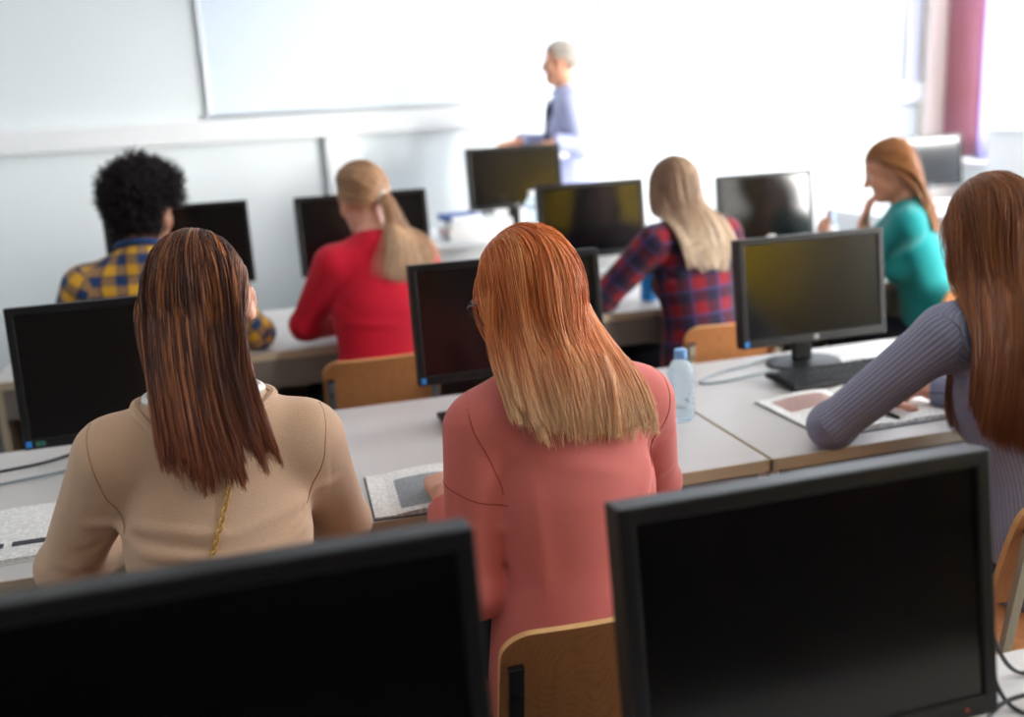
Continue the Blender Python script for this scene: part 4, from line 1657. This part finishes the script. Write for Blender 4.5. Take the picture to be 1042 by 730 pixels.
# --- beige sweater
def beige():
    spec = dict(earpush=.011, pelvis=(-.10, 1.57, .53), neck=(-.085, 1.665, 1.105), head=(-.078, 1.735, 1.255), face=(-8, 16, 3),
                sl=(-.243, 1.665, 1.015), sr=(.077, 1.675, 1.0), el=(-.352, 1.745, .80), er=(.128, 1.78, .79),
                wl=(-.20, 2.00, .785), wr=(.03, 2.04, .785), handL=dict(d=(.5, .85, 0)), handR=dict(d=(-.4, .9, 0)),
                infl=.009, ainfl=.011, foldk=1.0, cuff=.02, neckline=.0, neckdip=.1, hem=.02, girth=.97, arm=1.06,
                folds=[((-.235, 1.58, .925), (-.06, 1.545, .895), .007, .009), ((-.24, 1.59, .905), (-.09, 1.545, .875), -.007, .007), ((-.23, 1.57, .885), (-.02, 1.545, .850), .008, .009),
                       ((.09, 1.60, .925), (-.08, 1.54, .890), .006, .009), ((.095, 1.60, .905), (-.03, 1.54, .868), -.007, .007), ((.09, 1.59, .885), (-.06, 1.54, .842), .008, .009),
                       ((-.22, 1.56, .862), (.07, 1.545, .835), -.006, .007), ((-.22, 1.56, .845), (.06, 1.545, .815), .008, .009), ((-.2, 1.56, .82), (.07, 1.55, .79), -.006, .008), ((-.21, 1.56, .80), (.06, 1.55, .77), .007, .010),
                       ((.115, 1.66, .93), (.06, 1.60, .905), .006, .009), ((-.30, 1.66, .915), (-.22, 1.59, .895), .007, .010), ((-.33, 1.68, .86), (-.27, 1.64, .845), -.005, .009), ((-.37, 1.70, .84), (-.30, 1.67, .82), .004, .010)])
    mt = cloth_mat('beige_fine_knit', knit('#D3AF92', .0030, .35, .10))
    root, H, coll, cg, top, off = add_person(spec, 'woman with brown highlighted hair in beige sweater sitting at the left, seen from behind', SK1, mt, 'sweater', h=.005)
    # ribbed neck band and white shirt edge
    nb = H.neck
    def ring(r, grid, m, name, rad, label=None):
        pts = []
        for k in range(49):
            a = 2 * PI * k / 48
            q = nb + H.lat * math.cos(a) * r + H.dep * (math.sin(a) * r * .62 - .004) + H.up * .07
            for _ in range(200):
                if grid.sample(q[None])[0] < rad * .35:
                    break
                q = q - H.up * .002
            pts.append(q - off)
        pts = np.array(pts)
        for _ in range(4):
            pts[1:-1] = .25 * pts[:-2] + .5 * pts[1:-1] + .25 * pts[2:]
        MB().tube([tuple(x) for x in pts], rad, 8).build(name, m, root, True, label)
    ring(.112, cg, mt, 'neck_band', .0085)
    ring(.094, coll, M['plain_paper'], 'undershirt_edge', .007, 'white shirt edge')
    def sweep(D, q, pos, t, H):
        w = np.zeros((len(D), 3))
        right = (D[:, 0] > .30)
        k = np.where(right & (q[:, 2] > -.06) & (q[:, 1] > -.075), 1.6, 0.0)
        k2 = np.where((D[:, 0] > .45) & (q[:, 1] > -.055) & (q[:, 2] < .05), 3.5, 0.0)
        w -= H.R[:, 1] * (k + k2)[:, None]
        return w
    def rm(D):
        base = scalp(.42, -.35, -.55)(D)
        return base & ~((D[:, 0] > .45) & (D[:, 2] < .22) & (D[:, 1] > -.5))
    z = lambda D, r: 1.045 - .05 * r + .035 * np.sin(D[:, 0] * 11 + D[:, 1] * 7) + .02 * (np.abs(D[:, 0]) > .6) + .04 * (r > .8)
    make_hair(H, coll, root, off, 8500, 24, HM, rm, long_style(.05, .5, .30, sweep, hw=(.082, .100), cx=(-.008, .015), zref=(1.2, .98), by=-.19), hair_colour('#2A120C', '#56281A', '#C87E48', '#9A5030', .5, .30), z, -.06, (.002, .012), .00062, .85, 190)
    sm_ = mat('tan_seam_thread', '#A8845F', .8, .2)
    seam(H, cg, [(-.262, 1.66, 1.07), (-.268, 1.60, 1.03), (-.268, 1.58, .97), (-.262, 1.58, .91)], .0012, sm_, root, off)
    seam(H, cg, [(.098, 1.67, 1.055), (.104, 1.61, 1.01), (.105, 1.60, .95), (.10, 1.60, .90)], .0012, sm_, root, off)
    # gold chain of a bag: over the right shoulder and diagonally down the back
    pts = []
    for (x, zz) in ((.00, 1.075), (-.035, 1.03), (-.05, 1.0), (-.068, .95), (-.088, .90), (-.108, .85), (-.128, .80), (-.148, .75), (-.168, .70), (-.185, .655)):
        y = 1.40
        p = np.array([[x, y, zz]])
        for _ in range(60):
            d = cg.sample(p)[0]
            if d < .0035:
                break
            p[0, 1] += max(.002, min(d, .01) * .6)
        pts.append(tuple(p[0]))
    P = np.array(catmull(pts, 16))
    seg = np.concatenate([[0], np.cumsum(np.linalg.norm(np.diff(P, axis=0), axis=1))])
    step = .0088
    b = MB()
    i = 0
    s = .004
    while s < seg[-1] - .006:
        c = Vector([np.interp(s, seg, P[:, j]) for j in range(3)])
        c2 = Vector([np.interp(s + .003, seg, P[:, j]) for j in range(3)])
        d = (c2 - c).normalized()
        yv = Vector((0, -1, 0))
        sd = d.cross(yv).normalized()
        up = sd.cross(d).normalized()
        ang = math.radians(38 if i % 2 else -38)
        s2 = sd * math.cos(ang) + up * math.sin(ang)
        loop = [c + d * (math.cos(2 * PI * k / 12) * .0068) + s2 * (math.sin(2 * PI * k / 12) * .0046) for k in range(13)]
        b.tube(loop, .0015, 6, False)
        s += step
        i += 1
    o = b.build('chain_strap', M['gold'], None, True)
    tag(o, 'gold chain bag strap running diagonally down the beige sweater back', 'chain strap')
beige()

# --- coral sweatshirt
def coral():
    spec = dict(pelvis=(.54, 1.56, .53), neck=(.53, 1.655, 1.065), head=(.505, 1.73, 1.215), face=(34, 20, -3),
                sl=(.375, 1.64, .985), sr=(.705, 1.675, .985), el=(.340, 1.595, .70), er=(.768, 1.77, .775),
                wl=(.342, 1.845, .787), wr=(.64, 2.03, .785), handL=dict(d=(.12, .95, .02), curl=(.4, .45, .5, .5, .3)), handR=dict(d=(-.5, .85, 0)),
                infl=.018, ainfl=.015, armk=.012, foldk=1.0, cuff=.05, neckline=-.004, neckdip=.1, hem=.06, girth=1.0, arm=1.04,
                folds=[ ((.44, 1.55, .93), (.47, 1.53, .68), .005, .020),
                       ((.46, 1.53, .95), (.62, 1.525, .90), .003, .018), ((.69, 1.57, .91), (.60, 1.53, .80), .006, .016), ((.69, 1.57, .85), (.58, 1.525, .70), .005, .018),
                       ((.68, 1.57, .88), (.61, 1.53, .76), -.003, .012), ((.705, 1.60, .95), (.705, 1.58, .78), -.010, .012),
                       ((.31, 1.65, .85), (.39, 1.60, .825), .006, .010), ((.31, 1.64, .80), (.39, 1.60, .77), -.006, .009), ((.77, 1.70, .85), (.74, 1.66, .81), .005, .010), ((.76, 1.66, .93), (.72, 1.60, .90), -.004, .009)])
    mt = cloth_mat('coral_sweatshirt', knit('#D0726A', .0016, .15, .06))
    root, H, coll, cg, top, off = add_person(spec, 'woman with long copper hair, glasses and coral sweatshirt sitting in the centre, back turned', SK1, mt, 'sweatshirt', h=.005)
    nb = H.neck
    pts = []
    for k in range(41):
        a = 2 * PI * k / 40
        pts.append(nb + H.lat * math.cos(a) * .080 + H.dep * (math.sin(a) * .072 + .010) + H.up * (.006 - .012 * math.sin(a)) - off)
    MB().tube(pts, .009, 8).build('neck_band', mt, root, True)
    def sweep(D, q, pos, t, H):
        w = np.zeros((len(D), 3))
        return w
    z = lambda D, r: 1.008 - .035 * r + .06 * np.clip(-D[:, 0] - .1, 0, 1) + .018 * np.sin(D[:, 0] * 12 + D[:, 1] * 9) + .03 * (r > .85)
    make_hair(H, coll, root, off, 9500, 24, HM, scalp(.40, -.5, -.62, False), long_style(-.1, .2, .45, sweep, hw=(.135, .132), cx=(.014, .035), zref=(1.15, .97), by=-.20), hair_colour('#B04C1C', '#E47C36', '#FFB272', '#FFE2B4', .36, .4), z, -.06, (.002, .017), .00062, .8, 210)
    sm_ = mat('coral_seam_thread', '#9C463E', .8, .2)
    seam(H, cg, [(.275, 1.64, .900), (.30, 1.575, .893), (.34, 1.545, .880), (.385, 1.545, .868), (.41, 1.565, .862)], .0013, sm_, root, off)
    seam(H, cg, [(.375, 1.66, 1.03), (.36, 1.60, 1.0), (.375, 1.575, .95), (.40, 1.57, .88)], .0011, sm_, root, off)
    seam(H, cg, [(.715, 1.68, 1.03), (.735, 1.63, 1.0), (.73, 1.61, .95), (.715, 1.59, .88)], .0011, sm_, root, off)
    # glasses
    g = thing('glasses', 'dark rimmed glasses on the copper haired woman', 'glasses', (0, 0, 0))
    C.objects.unlink(g)
    bpy.data.objects.remove(g)
    fm = MB()
    L = lambda x, y, z: H.L(x, y, z) - off
    for sg in (-1, 1):
        ring = []
        for k in range(25):
            a = 2 * PI * k / 24
            ring.append(L(sg * .034 + .027 * math.cos(a), .108 - .004 * abs(math.cos(a)), -.008 + .021 * math.sin(a)))
        fm.tube(ring, .0018, 6, False)
        fm.tube([L(sg * .060, .105, .002), L(sg * .074, .09, .004), L(sg * .080, .03, .002), L(sg * .081, -.005, .0), L(sg * .079, -.02, -.015)], .0017, 6)
    fm.tube([L(-.008, .110, -.002), L(0, .113, .001), L(.008, .110, -.002)], .0018, 6)
    gl = fm.build('glasses', M['frame_black'], root, True, 'dark rimmed glasses')
    for sg in (-1, 1):
        c = L(sg * .034, .108, -.008)
        b = MB(Matrix.Translation(Vector(c)) @ Matrix(H.R.tolist()).to_4x4() @ Matrix.Rotation(PI / 2, 4, 'X') @ Matrix.Diagonal((1.28, 1, 1, 1)))
        b.lathe([(.0205, -.0006), (.0205, .0006)], 24)
        b.build('lens', M['glass'], gl)
coral()

# --- grey ribbed sweater
def grey():
    spec = dict(pelvis=(1.66, 1.60, .53), neck=(1.595, 1.72, 1.09), head=(1.585, 1.795, 1.235), face=(10, 14, 0),
                sl=(1.435, 1.735, 1.015), sr=(1.745, 1.70, 1.01), el=(1.268, 1.888, .79), er=(1.84, 1.83, .80),
                wl=(1.46, 2.03, .785), wr=(1.66, 2.04, .785), handL=dict(d=(.9, .35, 0), curl=(.5, .5, .5, .5, .4)), handR=dict(d=(-.6, .8, 0)),
                infl=.008, ainfl=.010, cuff=.005, neckline=.006, neckdip=.1, hem=.03, girth=.95, arm=1.08,
                folds=[((1.42, 1.68, .93), (1.50, 1.60, .90), -.005, .009), ((1.40, 1.70, .90), (1.48, 1.60, .86), .005, .010)])
    mt = cloth_mat('grey_blue_rib_knit', ribbed('#8B8EA3', .0090))
    root, H, coll, cg, top, off = add_person(spec, 'woman with long straight brown hair in grey ribbed sweater at the right edge', SK1, mt, 'sweater', h=.005)
    def sweep(D, q, pos, t, H):
        w = np.zeros((len(D), 3))
        return w
    z = lambda D, r: .835 - .05 * r + .10 * np.clip(-D[:, 0], 0, 1) ** 1.5
    make_hair(H, coll, root, off, 9000, 26, HM, scalp(.40, -.5, -.62, False), long_style(.0, .3, .40, sweep, hw=(.12, .13), cx=(-.02, -.05), zref=(1.15, .85), by=-.19), hair_colour('#5A2E18', '#8A5230', '#B87848', '#7A4226', .4, .4), z, -.06, (.002, .020), .00068, .6, 190, 80)
grey()

# --- curly haired man
def curly_man():
    spec = dict(pelvis=(-.33, 3.36, .53), neck=(-.315, 3.43, 1.125), head=(-.285, 3.50, 1.27), face=(-28, 8, 0), fem=False,
                sl=(-.50, 3.42, 1.045), sr=(-.135, 3.47, 1.04), el=(-.63, 3.50, .80), er=(.03, 3.60, .80),
                wl=(-.50, 3.78, .785), wr=(-.03, 3.81, .80), handL=dict(d=(.4, .9, 0)), handR=dict(d=(-.2, .9, .1), curl=(.8, .9, .9, .9, .6)),
                infl=.011, ainfl=.015, cuff=.01, neckline=.02, neckdip=0, hem=.05, girth=.98)
    mt = cloth_mat('blue_yellow_plaid', plaid('#1E3A68', '#C8922C', '#1A2A48', .066, '#E0A834'))
    root, H, coll, cg, top, off = add_person(spec, 'man with curly black hair in blue and yellow plaid shirt, third row left', SK2, mt, 'shirt')
    pts = []
    for k in range(33):
        a = 2 * PI * k / 32
        pts.append(H.neck + H.lat * math.cos(a) * .068 + H.dep * (math.sin(a) * .066 + .008) + H.up * (.040 - .012 * math.sin(a)) - off)
    MB().tube(pts, .012, 8).build('collar', mt, root, True)
    # watch on the right wrist
    d = nrm(H.wr - H.er)
    a = Vector(d).orthogonal().normalized()
    b_ = Vector(d).cross(a)
    c = H.wr - d * .004 - off
    MB().tube([Vector(c) + a * (.034 * math.cos(2 * PI * k / 20)) + b_ * (.034 * math.sin(2 * PI * k / 20)) for k in range(21)], .006, 8, False).build('watch', M['watch'], root, True, 'dark watch strap')
    # curls
    N, K = 3600, 15
    D = rng.normal(size=(N * 3, 3))
    D /= np.linalg.norm(D, axis=1, keepdims=True)
    D = D[scalp(.45, -.30, -.80, True)(D)][:N]
    N = len(D)
    P = H.hc + (SC + D * SR) @ H.R.T
    nn = (D / SR) @ H.R.T
    nn /= np.linalg.norm(nn, axis=1, keepdims=True)
    nn[:, 2] += .12
    nn += rng.normal(size=(N, 3)) * .22
    nn /= np.linalg.norm(nn, axis=1, keepdims=True)
    ref = rng.normal(size=(N, 3))
    S = np.cross(nn, ref)
    S /= np.linalg.norm(S, axis=1, keepdims=True)
    B = np.cross(nn, S)
    t = np.linspace(0, 1, K)
    Lh = (.050 + .036 * rng.random(N)) * (.8 + .35 * np.clip(D[:, 2] + .4, 0, 1))
    lump = .5 + .5 * np.sin(D[:, 0] * 9 + 1) * np.sin(D[:, 1] * 8) * np.sin(D[:, 2] * 9 + 2)
    Lh = Lh * (.80 + .34 * lump)
    ph = rng.random(N) * 6.28
    turns = 2.2 + rng.random(N) * 1.5
    amp = .0065 * t[None] ** .6
    lines = P[:, None] + nn[:, None] * (Lh[:, None] * t[None])[..., None] + S[:, None] * (amp * np.cos(ph[:, None] + 6.28 * turns[:, None] * t[None]))[..., None] + B[:, None] * (amp * np.sin(ph[:, None] + 6.28 * turns[:, None] * t[None]))[..., None]
    V, F = tubes(lines, .0019 * (.8 + .5 * rng.random(N)), K, 3, .5)
    col = np.array(lin('#1E1518'))[None] * (.6 + .9 * rng.random((N, 1)))
    cv = np.repeat(col, K * 3, axis=0)
    Vs, Fs, Cs = shell(H, off, scalp(.45, -.30, -.80, True), .028, np.array(lin('#140E10')))
    F = np.concatenate([F, Fs + len(V)])
    V = np.concatenate([V, Vs])
    cv = np.concatenate([cv, Cs])
    link('hair', np_mesh('hair', V - off, F, {'hcol': cv}), HMD, root, True)
curly_man()

# --- red sweater with ponytail
def red():
    spec = dict(pelvis=(.42, 3.36, .53), neck=(.455, 3.44, 1.11), head=(.435, 3.52, 1.262), face=(22, 14, -4),
                sl=(.30, 3.42, 1.045), sr=(.615, 3.46, 1.04), el=(.195, 3.50, .83), er=(.73, 3.56, .80),
                wl=(.36, 3.69, .785), wr=(.60, 3.745, .785), handL=dict(d=(.5, .8, 0)), handR=dict(d=(-.4, .9, 0)),
                infl=.010, ainfl=.013, cuff=.02, neckline=.012, neckdip=.05, hem=.03, arm=1.08,
                folds=[((.27, 3.37, .93), (.34, 3.31, .90), -.005, .010), ((.30, 3.33, .86), (.52, 3.30, .83), .005, .012)])
    mt = cloth_mat('red_fine_knit', knit('#C4122C', .003, .2, .05))
    root, H, coll, cg, top, off = add_person(spec, 'woman with blonde ponytail in red sweater, third row', SK1, mt, 'sweater')
    pts = []
    for k in range(33):
        a = 2 * PI * k / 32
        pts.append(H.neck + H.lat * math.cos(a) * .066 + H.dep * (math.sin(a) * .062 + .010) + H.up * (.022 - .010 * math.sin(a)) - off)
    MB().tube(pts, .009, 8).build('neck_band', mt, root, True)
    # hair combed back to a low tie, then a tail
    N, K = 3600, 24
    D = rng.normal(size=(N * 4, 3))
    D /= np.linalg.norm(D, axis=1, keepdims=True)
    rm = scalp(.42, -.30, -.52)
    D = D[rm(D)][:N]
    N = len(D)
    tie = nrm([.22, -.88, -.46])
    m = 16
    P = []
    lay = .004 + .012 * rng.random(N)
    for i in range(m):
        t = i / (m - 1)
        d = D * (1 - t) + tie * t
        d = d + np.array([0, 0, .10]) * math.sin(PI * t) * (D[:, 2:3] > .2)
        d /= np.linalg.norm(d, axis=1, keepdims=True)
        P.append(H.hc + (SC + d * (SR + (lay * math.sin(PI * (.1 + .8 * t)) + .010 * t)[:, None])) @ H.R.T)
    tp = P[-1]
    jit = rng.normal(size=(N, 3)) * .007
    pos = tp + jit
    v = np.tile((tie @ H.R.T) * .9 + np.array([.25, -.1, -.3]), (N, 1)) + rng.normal(size=(N, 3)) * .10
    P.append(pos)
    fan = rng.normal(size=(N, 1)) * np.array([[.11, .03, 0]])
    zend = .93 + .10 * rng.random(N)
    done = np.zeros(N, bool)
    lay2 = .004 + .03 * rng.random(N)
    for i in range(26):
        v = v / np.linalg.norm(v, axis=1, keepdims=True)
        v = v * .72 + (np.array([.12, -.04, -1.0]) + fan * (1.6 if i > 3 else .8)) * .28
        new = pos + v / np.linalg.norm(v, axis=1, keepdims=True) * .012
        dd = coll.sample(new) - lay2 * min(1, (i + 1) / 8)
        bad = dd < 0
        if bad.any():
            new[bad] -= coll.grad(new[bad]) * dd[bad][:, None]
        new = np.where(done[:, None], pos, new)
        done |= new[:, 2] < zend
        pos = new
        P.append(pos.copy())
    lines, _ = resample(np.stack(P, 1), 34)
    K = 34
    V, F = tubes(lines, .0012 * (.7 + .6 * rng.random(N)), K)
    t = np.linspace(0, 1, K)
    col = hair_colour('#8A5E42', '#B98A64', '#E4BE9A', '#ECCBA6', .45, .4)(rng.random(N), rng.random(N), t, D)
    cv = np.repeat(col, 3, axis=1).reshape(-1, 3)
    Vs, Fs, Cs = shell(H, off, rm, .005, np.array(lin('#8A6044')))
    F = np.concatenate([F, Fs + len(V)])
    V = np.concatenate([V, Vs])
    cv = np.concatenate([cv, Cs])
    hr = link('hair', np_mesh('hair', V - off, F, {'hcol': cv}), HM, root, True)
    c = tp.mean(0) - off
    ax = Vector((tie @ H.R.T).tolist())
    a = ax.orthogonal().normalized()
    b_ = ax.cross(a)
    c = Vector(c.tolist()) + ax * .006
    MB().tube([c + a * (.019 * math.cos(2 * PI * k / 20)) + b_ * (.019 * math.sin(2 * PI * k / 20)) for k in range(21)], .006, 8, False).build('hair_tie', M['tie_band'], root, True, 'pale hair tie')
red()

# --- dark red plaid
def plaid_woman():
    spec = dict(pelvis=(1.69, 3.36, .53), neck=(1.66, 3.43, 1.075), head=(1.625, 3.51, 1.215), face=(8, 16, -2),
                sl=(1.50, 3.41, 1.015), sr=(1.815, 3.45, 1.02), el=(1.335, 3.51, .815), er=(1.93, 3.56, .80),
                wl=(1.395, 3.715, .795), wr=(1.82, 3.76, .785), handL=dict(d=(.25, .9, .12), curl=(.5, .5, .55, .6, .4)), handR=dict(d=(-.4, .9, 0)),
                infl=.012, ainfl=.016, cuff=.03, neckline=.01, neckdip=0, hem=.05, arm=1.1,
                folds=[((1.47, 3.36, .92), (1.55, 3.30, .89), -.006, .010)])
    mt = cloth_mat('dark_red_navy_plaid', plaid('#231D33', '#5C1826', '#44447A', .095, '#841824'))
    root, H, coll, cg, top, off = add_person(spec, 'woman with long loose blonde hair in dark red and navy plaid shirt', SK1, mt, 'shirt')
    def sweep(D, q, pos, t, H):
        w = np.zeros((len(D), 3))
        return w
    z = lambda D, r: .90 + .12 * r + .03 * np.clip(-D[:, 0], 0, 1)
    make_hair(H, coll, root, off, 2800, 24, HM, scalp(.40, -.5, -.62, False), long_style(.0, .25, .40, sweep, hw=(.11, .135), cx=(.01, .075), zref=(1.15, .95), by=-.20), hair_colour('#66483A', '#94705A', '#CDB08E', '#F2DEC2', .22, .4), z, -.06, (.003, .018), .0013, .95, 60)
plaid_woman()

# --- teal sweater, turned to the left
def teal():
    spec = dict(pelvis=(2.78, 3.40, .53), neck=(2.645, 3.455, 1.075), head=(2.575, 3.50, 1.225), face=(62, 24, 0), hips_az=15,
                sl=(2.55, 3.32, 1.005), sr=(2.71, 3.58, 1.0), el=(2.505, 3.55, .80), er=(2.60, 3.74, .80),
                wl=(2.512, 3.555, 1.00), wr=(2.43, 3.69, .95), handL=dict(d=(.15, -.12, 1), n=(.5, -.5, .1), curl=(.9, 1.0, 1.0, 1.0, .5)), handR=dict(d=(-.75, -.5, .4), n=(0, -1, .2), curl=(1.0, 1.1, 1.1, 1.1, .6)),
                infl=.009, ainfl=.012, cuff=.06, neckline=.012, neckdip=.05, hem=.04, girth=.95,
                folds=[])
    mt = cloth_mat('teal_knit', knit('#17888A', .004, .2, .05))
    root, H, coll, cg, top, off = add_person(spec, 'woman in teal sweater in profile with chin on her hand, third row right', SK3, mt, 'sweater')
    def sweep(D, q, pos, t, H):
        w = np.zeros((len(D), 3))
        k = np.where((q[:, 2] > -.08) & (q[:, 1] > -.06), .9, .22)
        w -= H.R[:, 1] * k[:, None]
        return w
    z = lambda D, r: .97 + .06 * r
    make_hair(H, coll, root, off, 3600, 24, HM, scalp(.40, -.35, -.60), long_style(.0, .5, .35, sweep, hw=(.10, .105), cx=(.0, .02), zref=(1.1, .98)), hair_colour('#6A3E22', '#9A6238', '#C08A58', '#B07A4A', .4, .4), z, None, (.003, .016), .0013, .6, 110)
teal()

# --- lecturer
def lecturer():
    spec = dict(pelvis=(1.965, 5.62, 1.09), neck=(1.935, 5.61, 1.615), head=(1.895, 5.60, 1.785), face=(72, 4, 0), stand=True, floor=.17, hips_az=72, fem=False,
                sl=(1.905, 5.44, 1.545), sr=(1.985, 5.79, 1.54), el=(1.93, 5.36, 1.30), er=(1.90, 5.86, 1.31),
                wl=(1.765, 5.38, 1.335), wr=(1.65, 5.68, 1.345), handL=dict(d=(-.9, .25, -.12), n=(0, 0, -1)), handR=dict(d=(-.95, -.2, -.05), n=(0, 0, -1)),
                infl=.014, ainfl=.018, cuff=.01, neckline=.015, neckdip=.2, hem=.12, girth=.98)
    mt = cloth_mat('pale_lavender_shirt', knit('#B4BADF', .002, .05, .03))
    root, H, coll, cg, top, off = add_person(spec, 'lecturer with short pale hair in light lavender shirt standing by the whiteboard', SK3, mt, 'shirt', trouser=mat('pale_beige_trousers', '#D8C7B8', .85, .2))
    # open front: navy top underneath and a lanyard
    g = H.grid.copy()
    sm = (H.sl + H.sr) / 2
    g.op(cap(H.pel + H.dep * .055 + H.up * .16, sm + H.dep * .045 - H.up * .04, .085, .075, H.dep, 1.0), .02, .022)
    V, F = g.mesh()
    link('undershirt', np_mesh('undershirt', V - off, F, H.attrs(V)), mat('navy_undershirt', '#1E2A4A', .85, .2), root, True, 'navy top under the shirt')
    L = [sm + H.dep * .06 + H.lat * .06 + H.up * .06, sm + H.dep * .125 + H.lat * .03 - H.up * .04, sm + H.dep * .15 - H.up * .16, sm + H.dep * .125 - H.lat * .03 - H.up * .04, sm + H.dep * .06 - H.lat * .06 + H.up * .06]
    MB().tube([p - off for p in L], .005, 6).build('lanyard', mat('brown_lanyard', '#8A6A3C', .7, .3), root, True, 'brown lanyard')
    pts = []
    for k in range(33):
        a = 2 * PI * k / 32
        pts.append(H.neck + H.lat * math.cos(a) * .072 + H.dep * (math.sin(a) * .07 + .01) + H.up * (.030 - .03 * max(0, math.sin(a))) - off)
    MB().tube(pts, .013, 8).build('collar', mt, root, True)
    z = lambda D, r: np.full(len(D), 1.0)
    def style(D, pos, t, H):
        b = D[:, 1] > -.2
        d = np.stack([D[:, 0] * .4, np.where(b, -.9, -.1), np.where(b, -.25, -1.0)], 1) @ H.R.T
        return d, .4
    make_hair(H, coll, root, off, 2400, 8, HM, scalp(.45, -.25, -.55), style, hair_colour('#B8ACA0', '#D6CCC2', '#EAE4DC'), z, None, (.003, .010), .0016, .2, 60, 4, .008, shell_grow=.005, smooth=1)
lecturer()

# ------------------------------------------------------------------ light
wd = bpy.data.worlds.new('World')
bpy.context.scene.world = wd
wd.use_nodes = True
bg = wd.node_tree.nodes['Background']
bg.inputs['Color'].default_value = (.90, .95, 1.0, 1)
bg.inputs['Strength'].default_value = 9.0
sn = bpy.data.lights.new('Sun', 'SUN')
sn.energy = 8.0
sn.angle = math.radians(28)
sn.color = (1, .96, .9)
so = bpy.data.objects.new('Sun', sn)
C.objects.link(so)
so.rotation_euler = Vector((-.60, .77, -.2)).to_track_quat('-Z', 'Y').to_euler()

# ------------------------------------------------------------------ camera
YAW, PITCH, ROLL, FPX = 15.16, 14.3, 3.09, 1000.0
cam = bpy.data.cameras.new('Camera')
co = bpy.data.objects.new('Camera', cam)
C.objects.link(co)
cam.sensor_width = 36
cam.lens = FPX / 1042 * 36
cam.clip_start = .05
co.location = (0, 0, 1.54)
Rm = Matrix.Rotation(math.radians(-YAW), 4, 'Z') @ Matrix.Rotation(math.radians(90 - PITCH), 4, 'X') @ Matrix.Rotation(math.radians(-ROLL), 4, 'Z')
co.rotation_euler = Rm.to_euler()
cam.dof.use_dof = True
cam.dof.focus_distance = 1.72
cam.dof.aperture_fstop = 1.7
sc = bpy.context.scene
sc.camera = co
vs = sc.view_settings
vs.view_transform = 'Standard'
vs.look = 'None'
vs.exposure = 1.0
vs.gamma = 1.0
vs.use_curve_mapping = False
sc.cycles.use_denoising = True
sc.cycles.max_bounces = 8
sc.cycles.sample_clamp_indirect = 8
